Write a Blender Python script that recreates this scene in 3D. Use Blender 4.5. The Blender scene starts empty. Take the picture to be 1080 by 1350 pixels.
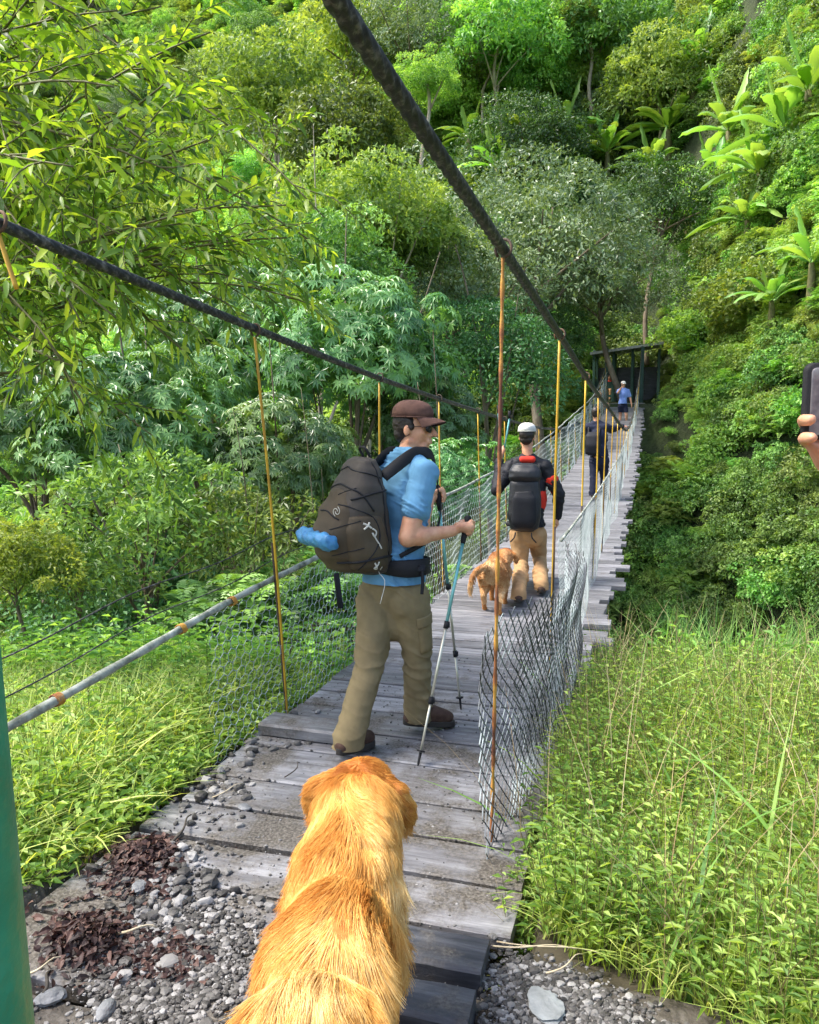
import bpy, math, numpy as np
from mathutils import Vector, Matrix
rng = np.random.default_rng(7)
SC = bpy.context.scene
COL = SC.collection
PI = math.pi
R = math.radians
A = lambda *v: np.array(v, float)

# ------------------------------------------------------------------ helpers
def nrm(v):
    v = np.asarray(v, float)
    n = np.linalg.norm(v, axis=-1, keepdims=True)
    return v / np.where(n < 1e-9, 1, n)

def tag(o, label=None, cat=None, group=None, kind=None):
    if label: o['label'] = label
    if cat: o['category'] = cat
    if group: o['group'] = group
    if kind: o['kind'] = kind
    return o

def empty(name, loc=(0, 0, 0), parent=None):
    o = bpy.data.objects.new(name, None)
    COL.objects.link(o)
    o.empty_display_size = .1
    o.location = loc
    o.parent = parent
    return o

def mesh_data(name, V, faces, mat=None, smooth=True, attrs=None, mats=None, mi=None):
    """faces: list of int arrays (n,3) / (n,4)"""
    V = np.asarray(V, float)
    if not isinstance(faces, (list, tuple)): faces = [faces]
    faces = [np.asarray(f, np.int64) for f in faces if len(f)]
    me = bpy.data.meshes.new(name)
    nl = sum(f.size for f in faces); nf = sum(len(f) for f in faces)
    me.vertices.add(len(V)); me.vertices.foreach_set('co', V.ravel())
    me.loops.add(nl); me.loops.foreach_set('vertex_index', np.concatenate([f.ravel() for f in faces]))
    tot = np.concatenate([np.full(len(f), f.shape[1]) for f in faces])
    st = np.concatenate([[0], np.cumsum(tot)[:-1]])
    me.polygons.add(nf)
    me.polygons.foreach_set('loop_start', st)
    me.polygons.foreach_set('use_smooth', np.full(nf, bool(smooth)))
    if attrs:
        for k, a in attrs.items():
            at = me.attributes.new(k, 'FLOAT', 'FACE'); at.data.foreach_set('value', np.asarray(a, float))
    for m in (mats or ([mat] if mat else [])): me.materials.append(m)
    if mi is not None: me.polygons.foreach_set('material_index', np.asarray(mi, np.int32))
    me.update(calc_edges=True); me.validate()
    return me

def link(name, me, parent=None, loc=None):
    o = bpy.data.objects.new(name, me)
    COL.objects.link(o); o.parent = parent
    if loc is not None: o.location = loc
    return o

class MB:
    """collects vertices / faces of ONE object"""
    def __init__(s): s.V = []; s.F = []; s.n = 0; s.at = []
    def add(s, V, *F, rnd=None):
        V = np.asarray(V, float).reshape(-1, 3)
        s.V.append(V)
        for f in F:
            f = np.asarray(f, np.int64)
            if not len(f): continue
            s.F.append(f + s.n)
            s.at.append(np.full(len(f), rng.random() if rnd is None else rnd) if np.ndim(rnd) == 0 else np.asarray(rnd))
        s.n += len(V)
        return s
    def box(s, c, d, rot=None, bev=0, rnd=None):
        """box; with bev its edges are chamfered"""
        hx, hy, hz = np.array(d, float) / 2
        if bev <= 0:
            V = A(*[(x, y, z) for x in (-hx, hx) for y in (-hy, hy) for z in (-hz, hz)])
            F = [(0, 1, 3, 2), (4, 6, 7, 5), (0, 4, 5, 1), (2, 3, 7, 6), (0, 2, 6, 4), (1, 5, 7, 3)]
            Fs = [np.array(F)]
        else:
            b = min(bev, hx * .9, hy * .9, hz * .9); V = []; idx = {}
            for sx in (-1, 1):
                for sy in (-1, 1):
                    for sz in (-1, 1):
                        for a in range(3):
                            p = [sx * hx, sy * hy, sz * hz]
                            for k in range(3):
                                if k != a: p[k] -= (sx, sy, sz)[k] * b
                            idx[(sx, sy, sz, a)] = len(V); V.append(p)
            Q = []; T = []
            for a in range(3):
                o = [k for k in range(3) if k != a]
                for sg in (-1, 1):
                    f = []
                    for s1, s2 in ((-1, -1), (1, -1), (1, 1), (-1, 1)):
                        k = [0, 0, 0]; k[a] = sg; k[o[0]] = s1; k[o[1]] = s2
                        f.append(idx[(k[0], k[1], k[2], a)])
                    if (sg > 0) == (a == 1): f = f[::-1]
                    Q.append(f)
                for s1 in (-1, 1):
                    for s2 in (-1, 1):
                        f = []
                        for sa, fc in ((-1, o[0]), (1, o[0]), (1, o[1]), (-1, o[1])):
                            k = [0, 0, 0]; k[a] = sa; k[o[0]] = s1; k[o[1]] = s2
                            f.append(idx[(k[0], k[1], k[2], fc)])
                        Q.append(f)
            for sx in (-1, 1):
                for sy in (-1, 1):
                    for sz in (-1, 1): T.append([idx[(sx, sy, sz, a)] for a in range(3)])
            V = np.array(V); Fs = [np.array(Q), np.array(T)]
        if rot is not None: V = V @ np.asarray(rot).T
        return s.add(V + np.asarray(c, float), *Fs, rnd=rnd)
    def tube(s, P, r, n=8, cap=True, rnd=None, lobes=0, pitch=.1, amp=.12):
        P = np.asarray(P, float); m = len(P)
        r = np.broadcast_to(np.asarray(r, float), (m,))
        T = nrm(np.gradient(P, axis=0)) if m > 2 else nrm(np.repeat((P[-1] - P[0])[None], m, 0))
        ref = A(0, 0, 1) if abs(T[0][2]) < .9 else A(1, 0, 0)
        X = np.zeros((m, 3)); x = nrm(np.cross(ref, T[0]))
        for i in range(m):
            x = nrm(x - T[i] * (x @ T[i])); X[i] = x
        Y = np.cross(T, X)
        th = np.linspace(0, 2 * PI, n, endpoint=False)
        rr = np.ones((m, n))
        if lobes:
            L = np.concatenate([[0], np.cumsum(np.linalg.norm(np.diff(P, axis=0), axis=1))])
            rr = 1 - amp + amp * 2 * np.abs(np.cos(lobes / 2 * (th[None] - L[:, None] / pitch * 2 * PI / lobes * 1.0)))
        V = P[:, None] + (X[:, None] * np.cos(th)[None, :, None] + Y[:, None] * np.sin(th)[None, :, None]) * (r[:, None] * rr)[..., None]
        V = V.reshape(-1, 3)
        i = np.arange(m - 1)[:, None] * n; j = np.arange(n)[None]; k = (j + 1) % n
        Q = np.stack([i + j, i + k, i + n + k, i + n + j], -1).reshape(-1, 4)
        Fs = [Q]
        if cap:
            V = np.concatenate([V, P[:1], P[-1:]]); c0 = m * n
            T1 = np.stack([np.full(n, c0), k[0], j[0]], -1)
            T2 = np.stack([np.full(n, c0 + 1), (m - 1) * n + j[0], (m - 1) * n + k[0]], -1)
            Fs.append(np.concatenate([T1, T2]))
        return s.add(V, *Fs, rnd=rnd)
    def wires(s, P, Q, r):
        """many separate straight wire segments, triangular section"""
        P = np.asarray(P, float); Q = np.asarray(Q, float); n = len(P)
        D = nrm(Q - P); ref = np.where(np.abs(D[:, 2:3]) < .9, A(0, 0, 1)[None], A(1, 0, 0)[None])
        X = nrm(np.cross(ref, D)); Y = np.cross(D, X)
        r = np.broadcast_to(np.asarray(r, float), (n,))[:, None]
        V = []
        for E in (P - D * r * .6, Q + D * r * .6):
            for k in range(3):
                a = 2 * PI * k / 3
                V.append(E + (X * math.cos(a) + Y * math.sin(a)) * r)
        V = np.stack(V, 1).reshape(-1, 3); b = np.arange(n)[:, None] * 6
        F = np.concatenate([b + np.array([[0, 1, 4, 3]]), b + np.array([[1, 2, 5, 4]]), b + np.array([[2, 0, 3, 5]])])
        return s.add(V, F)
    def grid(s, G, rnd=None, closeu=False, flip=False):
        """G (m,n,3) grid of points"""
        m, n = G.shape[:2]
        i = np.arange(m - 1)[:, None] * n
        if closeu: j = np.arange(n)[None]; k = (j + 1) % n
        else: j = np.arange(n - 1)[None]; k = j + 1
        Q = np.stack([i + j, i + k, i + n + k, i + n + j], -1).reshape(-1, 4)
        if flip: Q = Q[:, ::-1]
        return s.add(G.reshape(-1, 3), Q, rnd=rnd)
    def loft(s, G, rnd=None):
        """G (m rings, n pts, 3) closed rings with both ends capped"""
        m, n = G.shape[:2]; b = s.n
        s.grid(G, rnd=rnd, closeu=True)
        j = np.arange(n); k = (j + 1) % n
        s.V.append(np.stack([G[0].mean(0), G[-1].mean(0)])); c = s.n; s.n += 2
        s.F.append(np.stack([np.full(n, c), b + k, b + j], -1)); s.at.append(np.full(n, .5))
        s.F.append(np.stack([np.full(n, c + 1), b + (m - 1) * n + j, b + (m - 1) * n + k], -1)); s.at.append(np.full(n, .5))
        return s
    def data(s, name, mat=None, smooth=True):
        q = [f for f in s.F]; a = s.at
        return mesh_data(name, np.concatenate(s.V), q, mat, smooth, {'rnd': np.concatenate(a)})
    def obj(s, name, mat, parent=None, smooth=True):
        return link(name, s.data(name, mat, smooth), parent)

_nz = [(rng.normal(size=(3,)), rng.random() * 6.28) for _ in range(24)]
def noise3(P, f=1., o=3):
    """cheap smooth noise, about -1..1"""
    P = np.asarray(P, float); s = 0; a = 1.; t = 0; k = 0
    for i in range(o):
        for j in range(4):
            d, ph = _nz[(i * 4 + j) % 24]; d2, ph2 = _nz[(i * 4 + j + 9) % 24]
            w = np.sin(P @ d2 * f * .7 + ph2)
            s = s + a * np.sin(P @ d * f + ph + 1.3 * w)
        t += a * 2.2; a *= .5; f *= 2.1
    return s / t

# ------------------------------------------------------------------ camera
F = 1050.; YAW = R(16.7); PT = R(5.7); H = 1.6
CAM = A(0, 0, H)
fwd = A(-math.sin(YAW) * math.cos(PT), math.cos(YAW) * math.cos(PT), -math.sin(PT))
rt = A(math.cos(YAW), math.sin(YAW), 0.); upv = np.cross(rt, fwd)
fh = nrm(A(fwd[0], fwd[1], 0))            # horizontal view direction
UP = A(0, 0, 1)
def at(u, v, d):                           # photo pixel and distance along the view axis -> place in the world
    return CAM + (fwd + rt * (u - 540) / F - upv * (v - 675) / F) * d
def atz(u, v, z):
    q = fwd + rt * (u - 540) / F - upv * (v - 675) / F
    return CAM + q * (z - H) / q[2]
cd = bpy.data.cameras.new('camera'); cam = bpy.data.objects.new('camera', cd); COL.objects.link(cam)
cam.location = CAM; cam.rotation_euler = (PI / 2 - PT, 0, YAW)
cd.sensor_width = 36; cd.lens = 36 * F / 1350; cd.clip_start = .05; cd.clip_end = 2000
SC.camera = cam

# ------------------------------------------------------------------ light
SUN_EL = R(57); SUN_AZ = R(-108)           # azimuth from +Y, clockwise positive: from the left, a little behind
S = A(math.sin(SUN_AZ) * math.cos(SUN_EL), math.cos(SUN_AZ) * math.cos(SUN_EL), math.sin(SUN_EL))
w = bpy.data.worlds.new('World'); SC.world = w; w.use_nodes = True
nt = w.node_tree; nt.nodes.clear()
sk = nt.nodes.new('ShaderNodeTexSky'); sk.sky_type = 'NISHITA'; sk.sun_disc = False
sk.sun_elevation = SUN_EL; sk.sun_rotation = SUN_AZ; sk.dust_density = 3.0; sk.air_density = 1.0
bg = nt.nodes.new('ShaderNodeBackground'); bg.inputs[1].default_value = .15
ow = nt.nodes.new('ShaderNodeOutputWorld'); nt.links.new(sk.outputs[0], bg.inputs[0]); nt.links.new(bg.outputs[0], ow.inputs[0])
ld = bpy.data.lights.new('sun', 'SUN'); ld.energy = 2.35; ld.angle = R(14); ld.color = (1, .95, .86)
lo = bpy.data.objects.new('sun', ld); COL.objects.link(lo)
lo.rotation_euler = Vector(-S).to_track_quat('-Z', 'Y').to_euler(); lo.location = (0, 0, 60)
SC.view_settings.view_transform = 'Standard'; SC.view_settings.look = 'None'
SC.view_settings.gamma = 1; SC.view_settings.exposure = 1.52
cy = SC.cycles; cy.max_bounces = 8; cy.diffuse_bounces = 4; cy.glossy_bounces = 3; cy.transmission_bounces = 4; cy.transparent_max_bounces = 8
cy.use_denoising = True
try: cy.denoiser = 'OPENIMAGEDENOISE'
except Exception: pass
cy.use_adaptive_sampling = True; cy.adaptive_threshold = .02
SC.render.use_persistent_data = False

# ------------------------------------------------------------------ materials
def newmat(name):
    m = bpy.data.materials.new(name); m.use_nodes = True; n = m.node_tree; n.nodes.clear()
    out = n.nodes.new('ShaderNodeOutputMaterial'); b = n.nodes.new('ShaderNodeBsdfPrincipled')
    n.links.new(b.outputs[0], out.inputs[0]); return m, n, b, out
def ramp(n, stops):
    r = n.nodes.new('ShaderNodeValToRGB'); e = r.color_ramp.elements
    while len(e) > 1: e.remove(e[0])
    e[0].position = stops[0][0]; e[0].color = (*stops[0][1], 1)
    for p, c in stops[1:]:
        x = e.new(p); x.color = (*c, 1)
    return r
def coords(n, scale=1., stretch=(1, 1, 1), obj=True):
    tc = n.nodes.new('ShaderNodeTexCoord'); mp = n.nodes.new('ShaderNodeMapping')
    n.links.new(tc.outputs['Object'], mp.inputs[0]); mp.inputs['Scale'].default_value = [scale * s for s in stretch]
    return mp
def mat(name, stops, rough=.6, scale=8., detail=6., stretch=(1, 1, 1), bump=.2, bscale=None, metal=0., spec=.5, bdist=.01, noise_r=.6, sheen=0, sss=0):
    m, n, b, out = newmat(name)
    if not isinstance(stops[0], (tuple, list)): stops = [(.3, tuple(c * .75 for c in stops)), (.7, tuple(min(1, c * 1.2) for c in stops))]
    mp = coords(n, 1., stretch)
    nz = n.nodes.new('ShaderNodeTexNoise'); nz.inputs['Scale'].default_value = scale; nz.inputs['Detail'].default_value = detail; nz.inputs['Roughness'].default_value = noise_r
    n.links.new(mp.outputs[0], nz.inputs['Vector'])
    r = ramp(n, stops); n.links.new(nz.outputs[0], r.inputs[0]); n.links.new(r.outputs[0], b.inputs['Base Color'])
    b.inputs['Roughness'].default_value = rough; b.inputs['Metallic'].default_value = metal
    b.inputs['Specular IOR Level'].default_value = spec
    if sss: b.inputs['Subsurface Weight'].default_value = sss; b.inputs['Subsurface Radius'].default_value = (.02, .008, .004); b.inputs['Subsurface Scale'].default_value = .5
    if sheen: b.inputs['Sheen Weight'].default_value = sheen
    if bump:
        n2 = n.nodes.new('ShaderNodeTexNoise'); n2.inputs['Scale'].default_value = bscale or scale * 3; n2.inputs['Detail'].default_value = 4
        n.links.new(mp.outputs[0], n2.inputs['Vector'])
        bp = n.nodes.new('ShaderNodeBump'); bp.inputs['Strength'].default_value = bump; bp.inputs['Distance'].default_value = bdist
        n.links.new(n2.outputs[0], bp.inputs['Height']); n.links.new(bp.outputs[0], b.inputs['Normal'])
    return m
def leafmat(name, c1, c2, c3, trans=.35, rough=.45, objvar=.25, spec=.4, tcol=None):
    """leaf: colour by leaf (rnd), by plant (object random); diffuse + translucent"""
    m, n, b, out = newmat(name)
    at_ = n.nodes.new('ShaderNodeAttribute'); at_.attribute_name = 'rnd'
    oi = n.nodes.new('ShaderNodeObjectInfo')
    r = ramp(n, [(0., c1), (.5, c2), (1., c3)]); n.links.new(at_.outputs['Fac'], r.inputs[0])
    hs = n.nodes.new('ShaderNodeHueSaturation')
    def lin(src, a, bb):
        mm = n.nodes.new('ShaderNodeMath'); mm.operation = 'MULTIPLY_ADD'; n.links.new(src, mm.inputs[0]); mm.inputs[1].default_value = a; mm.inputs[2].default_value = bb; return mm.outputs[0]
    n.links.new(lin(oi.outputs['Random'], .05 * objvar / .25, .5 - .025 * objvar / .25), hs.inputs['Hue'])
    n.links.new(lin(oi.outputs['Random'], 2 * objvar, 1 - objvar), hs.inputs['Value'])
    hs.inputs['Saturation'].default_value = .9
    n.links.new(r.outputs[0], hs.inputs['Color'])
    n.links.new(hs.outputs[0], b.inputs['Base Color']); b.inputs['Roughness'].default_value = rough; b.inputs['Specular IOR Level'].default_value = spec
    tr = n.nodes.new('ShaderNodeBsdfTranslucent'); mx = n.nodes.new('ShaderNodeMixShader'); mx.inputs[0].default_value = trans
    mc = n.nodes.new('ShaderNodeMix'); mc.data_type = 'RGBA'; mc.blend_type = 'MULTIPLY'; mc.inputs[0].default_value = 1
    n.links.new(hs.outputs[0], mc.inputs[6]); mc.inputs[7].default_value = (*(tcol or (1.6, 1.5, .5)), 1)
    n.links.new(mc.outputs[2], tr.inputs[0])
    n.links.new(b.outputs[0], mx.inputs[1]); n.links.new(tr.outputs[0], mx.inputs[2]); n.links.new(mx.outputs[0], out.inputs[0])
    return m

M = {}
M['soil'] = mat('soil', [(.3, (.035, .028, .018)), (.6, (.06, .05, .03)), (.8, (.05, .07, .02))], .95, 2., bump=.5, bdist=.05, bscale=12)
M['hill'] = mat('hill_soil', [(.3, (.02, .028, .01)), (.6, (.04, .06, .015)), (.8, (.06, .09, .02))], .95, .8, bump=.8, bdist=.2, bscale=5)
M['gravelbed'] = mat('gravel_bed', [(.25, (.035, .028, .022)), (.5, (.07, .06, .048)), (.75, (.14, .125, .11))], .8, 25., bump=.8, bdist=.01, bscale=60)
M['rust'] = mat('rusty_steel', [(.38, (.12, .04, .018)), (.5, (.3, .11, .03)), (.6, (.5, .26, .04))], .75, 7, bump=.3, bscale=150, bdist=.003)
M['yellow'] = mat('yellow_paint', [(.35, (.38, .2, .02)), (.5, (.62, .36, .02)), (.75, (.72, .47, .03))], .55, 14, stretch=(1, 1, .35), bump=.15)
M['cable'] = mat('oiled_wire_rope', [(.3, (.022, .023, .024)), (.52, (.055, .055, .055)), (.7, (.22, .21, .19))], .55, 40, bump=.3, metal=.5, bscale=200, bdist=.002)
M['galv'] = mat('galvanised_wire', [(.3, (.2, .24, .24)), (.6, (.38, .45, .45)), (.8, (.55, .62, .6))], .6, 6, bump=0, metal=.0)
M['galvdark'] = mat('weathered_wire', [(.40, (.02, .023, .03)), (.52, (.09, .105, .12)), (.66, (.36, .42, .43))], .55, 3, bump=0, metal=.1)
M['whiterope'] = mat('weathered_white_rope', [(.36, (.10, .11, .08)), (.5, (.30, .32, .26)), (.68, (.52, .54, .47))], .75, 9, bump=.4, bscale=60, bdist=.004)
M['greenpaint'] = mat('green_paint', [(.28, (.05, .05, .03)), (.31, (.02, .2, .09)), (.5, (.028, .27, .13)), (.7, (.05, .33, .17))], .5, 7, bump=.35, bscale=50)
M['hutgreen'] = mat('dark_green_paint', [(.3, (.012, .04, .026)), (.7, (.02, .07, .045))], .6, 3)
M['roofsheet'] = mat('hut_roof_sheet', [(.3, (.07, .09, .09)), (.7, (.16, .19, .18))], .5, 3)
M['bark'] = mat('bark', [(.3, (.09, .065, .04)), (.6, (.2, .155, .1)), (.8, (.32, .27, .19))], .85, 6, stretch=(1, 1, .3), bump=.6, bdist=.02)
M['barkpale'] = mat('pale_bark', [(.3, (.25, .2, .13)), (.6, (.42, .36, .26)), (.8, (.55, .5, .4))], .85, 4, stretch=(1, 1, .4), bump=.4)
M['barkgreen'] = mat('greenish_twig', [(.3, (.07, .07, .02)), (.7, (.16, .15, .05))], .7, 10, bump=.2)

def woodmat(name, cols, wet=.55, mud=.13):
    m, n, b, out = newmat(name)
    at_ = n.nodes.new('ShaderNodeAttribute'); at_.attribute_name = 'rnd'
    mp = coords(n, 1., (2.2, 26, 26))
    # shift grain by plank
    cb = n.nodes.new('ShaderNodeCombineXYZ'); mu = n.nodes.new('ShaderNodeMath'); mu.operation = 'MULTIPLY'; mu.inputs[1].default_value = 90
    n.links.new(at_.outputs['Fac'], mu.inputs[0]); n.links.new(mu.outputs[0], cb.inputs[0]); n.links.new(mu.outputs[0], cb.inputs[2])
    n.links.new(cb.outputs[0], mp.inputs['Location'])
    nz = n.nodes.new('ShaderNodeTexNoise'); nz.inputs['Scale'].default_value = 1.; nz.inputs['Detail'].default_value = 8; nz.inputs['Roughness'].default_value = .7
    n.links.new(mp.outputs[0], nz.inputs['Vector'])
    r = ramp(n, cols); n.links.new(nz.outputs[0], r.inputs[0])
    hs = n.nodes.new('ShaderNodeHueSaturation'); mm = n.nodes.new('ShaderNodeMath'); mm.operation = 'MULTIPLY_ADD'; mm.inputs[1].default_value = .6; mm.inputs[2].default_value = .7
    n.links.new(at_.outputs['Fac'], mm.inputs[0]); n.links.new(mm.outputs[0], hs.inputs['Value']); n.links.new(r.outputs[0], hs.inputs['Color'])
    # mud film, stronger near the landing
    tc = n.nodes.new('ShaderNodeTexCoord'); n2 = n.nodes.new('ShaderNodeTexNoise'); n2.inputs['Scale'].default_value = 3.; n2.inputs['Detail'].default_value = 9; n2.inputs['Roughness'].default_value = .7
    n.links.new(tc.outputs['Object'], n2.inputs['Vector'])
    sp = n.nodes.new('ShaderNodeSeparateXYZ'); n.links.new(tc.outputs['Object'], sp.inputs[0])
    mr = n.nodes.new('ShaderNodeMapRange'); n.links.new(sp.outputs[1], mr.inputs[0]); mr.inputs[1].default_value = 2.2; mr.inputs[2].default_value = 6.5; mr.inputs[3].default_value = mud; mr.inputs[4].default_value = -.06
    ad = n.nodes.new('ShaderNodeMath'); ad.operation = 'ADD'; n.links.new(n2.outputs[0], ad.inputs[0]); n.links.new(mr.outputs[0], ad.inputs[1])
    r2 = ramp(n, [(.52, (0, 0, 0)), (.66, (1, 1, 1))]); n.links.new(ad.outputs[0], r2.inputs[0])
    n3 = n.nodes.new('ShaderNodeTexNoise'); n3.inputs['Scale'].default_value = 90; n3.inputs['Detail'].default_value = 3; n.links.new(tc.outputs['Object'], n3.inputs['Vector'])
    r3 = ramp(n, [(.35, (.045, .038, .03)), (.5, (.09, .078, .064)), (.7, (.16, .145, .125))]); n.links.new(n3.outputs[0], r3.inputs[0])
    mc = n.nodes.new('ShaderNodeMix'); mc.data_type = 'RGBA'; n.links.new(r2.outputs[0], mc.inputs[0]); n.links.new(hs.outputs[0], mc.inputs[6]); n.links.new(r3.outputs[0], mc.inputs[7])
    n.links.new(mc.outputs[2], b.inputs['Base Color'])
    rr = n.nodes.new('ShaderNodeMapRange'); n.links.new(n2.outputs[0], rr.inputs[0]); rr.inputs[1].default_value = .3; rr.inputs[2].default_value = .7; rr.inputs[3].default_value = wet - .15; rr.inputs[4].default_value = wet + .25
    n.links.new(rr.outputs[0], b.inputs['Roughness'])
    bp = n.nodes.new('ShaderNodeBump'); bp.inputs['Strength'].default_value = .6; bp.inputs['Distance'].default_value = .006
    mh = n.nodes.new('ShaderNodeMath'); mh.operation = 'MULTIPLY_ADD'; n.links.new(n3.outputs[0], mh.inputs[0]); n.links.new(r2.outputs[0], mh.inputs[1]); n.links.new(nz.outputs[0], mh.inputs[2])
    n.links.new(mh.outputs[0], bp.inputs['Height']); n.links.new(bp.outputs[0], b.inputs['Normal'])
    return m
M['plank'] = woodmat('weathered_planks', [(.3, (.06, .058, .062)), (.48, (.155, .152, .16)), (.72, (.30, .30, .31))])
M['beam'] = woodmat('dark_wet_and_shaded_timber', [(.3, (.025, .027, .033)), (.5, (.06, .063, .075)), (.7, (.13, .135, .15))], .5, .0)

# ------------------------------------------------------------------ terrain
def sm(a, b, x):
    t = np.clip((x - a) / (b - a), 0, 1); return t * t * (3 - 2 * t)
def zdeck(y): y = np.asarray(y, float); return .0028 * np.maximum(0, y - 6) ** 2
def ground(x, y):
    x = np.asarray(x, float); y = np.asarray(y, float)
    P = np.stack([x, y, 0 * x], -1)
    n1 = noise3(P, .12, 3); n2 = noise3(P, .9, 2)
    near = -.06 - .16 * np.clip(-(x + 2.1), 0, 6) * sm(0, 1, -(x + 2.0)) + .05 * n2 + .10 * sm(-.2, 1.5, x) - .1 * sm(3, 6, y)
    near = np.where((x > -1.98) & (x < -.3) & (y > 1.72), near - .22, near)
    edge = 5.2 + .9 * sm(-2, -5, x) + .4 * np.sin(x * .8) - .35 * sm(-.4, 1, x)
    e = sm(0, 5.0, y - edge)
    zb = -9.5 - .06 * np.clip(-x, 0, 60)
    yf = 37.5 - 1.15 * np.clip(x, 0, 9) + .28 * np.clip(-x - 4, 0, 60) + 1.6 * n1
    d = y - yf
    far = zb + (2.9 - zb) * sm(-11, 0.5, d)
    bench = 7 * np.exp(-((x + 1) / 6.) ** 2)
    dd = np.maximum(0, d - bench)
    far = far + .88 * dd + .35 * np.maximum(0, dd - 50) + .75 * np.clip(x - .6, 0, 12) * sm(-4, 5, d) * (1 - .4 * sm(10, 30, d))
    far = far + (2.6 * n1 + .5 * n2) * sm(4, 14, d)
    z = near * (1 - e) + zb * e
    return np.maximum(z, far) if False else np.where(d > -11, far, z)
xs = np.concatenate([np.linspace(-170, -30, 71)[:-1], np.linspace(-30, -6, 41)[:-1], np.linspace(-6, 6, 121)[:-1], np.linspace(6, 60, 55)])
ys = np.concatenate([np.linspace(-40, -2, 20)[:-1], np.linspace(-2, 8, 101)[:-1], np.linspace(8, 50, 85)[:-1], np.linspace(50, 140, 50)])
GX, GY = np.meshgrid(xs, ys); GZ = ground(GX, GY)
hb = MB(); hb.grid(np.stack([GX, GY, GZ], -1), rnd=.5)
gm = hb.data('ground', None, True); gm.materials.append(M['soil']); gm.materials.append(M['hill'])
fy = (GY[:-1, :-1] > 7).ravel().astype(np.int32); gm.polygons.foreach_set('material_index', fy)
g_o = link('ground', gm); tag(g_o, 'green valley ground falling from the near bank and rising up the far hillside', kind='structure')

# gravel landing (path) : a sheet just above the ground
px = np.linspace(-3.4, 1.6, 80); py = np.linspace(-1.2, 2.75, 70)
PX, PY = np.meshgrid(px, py)
PZ = .0 + .018 * noise3(np.stack([PX, PY, 0 * PX], -1), 3.5, 3) - .25 * sm(2.34, 2.5, PY + .1 * (PX > -.35)) - .2 * sm(1.74, 1.80, PY) * sm(-2.0, -1.93, PX) * sm(-.34, -.42, PX) - .1 * sm(-2.3, -3.3, PX) - .12 * sm(.9, 1.6, PX)
pb = MB(); pb.grid(np.stack([PX, PY, PZ], -1), rnd=.5)
p_o = pb.obj('path', M['gravelbed']); tag(p_o, 'stony gravel path at the near end of the bridge', kind='structure')
def pathz(x, y):
    return .0 + .018 * noise3(np.stack([x, y, 0 * x], -1), 3.5, 3) - .1 * sm(-2.3, -3.3, x) - .12 * sm(.9, 1.6, x)

# ------------------------------------------------------------------ the bridge
XL, XR, XF, XC = -1.94, -.38, -.56, -1.16
YEND = 38.5
BR = empty('suspension_bridge', (XC, 2.2, 0)); tag(BR, 'long narrow suspension footbridge with grey plank deck, wire ropes and mesh sides crossing the ravine', 'footbridge')
def bobj(mb, name, m, smooth=True, parent=None):
    o = mb.obj(name, m, parent or BR, smooth)
    if parent is None: o.matrix_parent_inverse = Matrix.Translation((-XC, -2.2, 0))
    return o
# deck
dk = MB(); y = 1.79; k = 0
while y < YEND:
    wd = rng.uniform(.24, .36) if y < 4.2 else rng.uniform(.15, .24)
    gap = rng.uniform(.012, .03) if y < 6 else rng.uniform(.008, .03)
    ln0 = XL + rng.normal() * .025; ln1 = XR + rng.normal() * .05 + (.05 if rng.random() < .2 else 0) + (.06 * sm(3.5, 6, y))
    if y < 2.36: wd = .272; gap = .02; ln1 = -.98
    zz = float(zdeck(y + wd / 2)); sl = math.atan(.0056 * max(0, y - 6))
    tw = rng.normal() * .006; ti = rng.normal() * .008
    th = .05
    n = 14; xx = np.linspace(ln0, ln1, n)
    e0 = .004 * noise3(np.stack([xx * 3, xx * 0 + y * 5, xx * 0], -1), 2, 2); e1 = .004 * noise3(np.stack([xx * 3, xx * 0 + y * 5 + 9, xx * 0], -1), 2, 2)
    b = .006
    prof = []
    for (yy, zt) in ((0, -th), (0, -b), (b, 0), (wd * .5, .001), (wd - b, 0), (wd, -b), (wd, -th)):
        prof.append(np.stack([xx, y + yy + (e0 if yy < wd / 2 else e1) + tw * (xx - XC), zz + zt + (yy - wd / 2) * (math.tan(sl) + ti) + .003 * np.sin(xx * 2 + k)], -1))
    G = np.stack(prof, 1)
    dk.loft(G, rnd=rng.random()); y += wd + gap; k += 1
bobj(dk, 'deck', M['plank'], False)
# stringers and cross beams below the deck
yy = np.linspace(2.0, YEND, 60)
for x0 in (XL + .25, XR - .25):
    sb = MB(); sb.tube(np.stack([0 * yy + x0, yy, zdeck(yy) - .1], -1), .045, 6); bobj(sb, 'deck_cable', M['cable'])
# main cables
def spl(pts, y):
    p = np.array(pts); xs_, zs_ = p[:, 0], p[:, 1]
    # smooth (catmull) interpolation
    m = np.gradient(zs_, xs_); i = np.clip(np.searchsorted(xs_, y) - 1, 0, len(xs_) - 2)
    h = xs_[i + 1] - xs_[i]; t = (y - xs_[i]) / h
    return (2 * t**3 - 3 * t**2 + 1) * zs_[i] + (t**3 - 2 * t**2 + t) * h * m[i] + (-2 * t**3 + 3 * t**2) * zs_[i + 1] + (t**3 - t**2) * h * m[i + 1]
RC = [(-5, 2.75), (1.3, 2.33), (3, 2.26), (5, 2.17), (7.3, 2.05), (12, 1.88), (16, 1.72), (20, 1.66), (24, 1.9), (30, 2.85), (38.5, 5.0), (39.5, 5.4)]
LC = [(-5, 2.7), (2, 2.26), (3.9, 2.13), (5.8, 2.01), (8.3, 1.9), (11, 1.8), (16, 1.68), (20, 1.72), (24, 2.0), (30, 2.95), (38.5, 5.0), (39.5, 5.4)]
XCR = lambda y: -.53 + .06 * sm(20, 38, y)
XCL = lambda y: -1.98 + 0 * y
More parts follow.
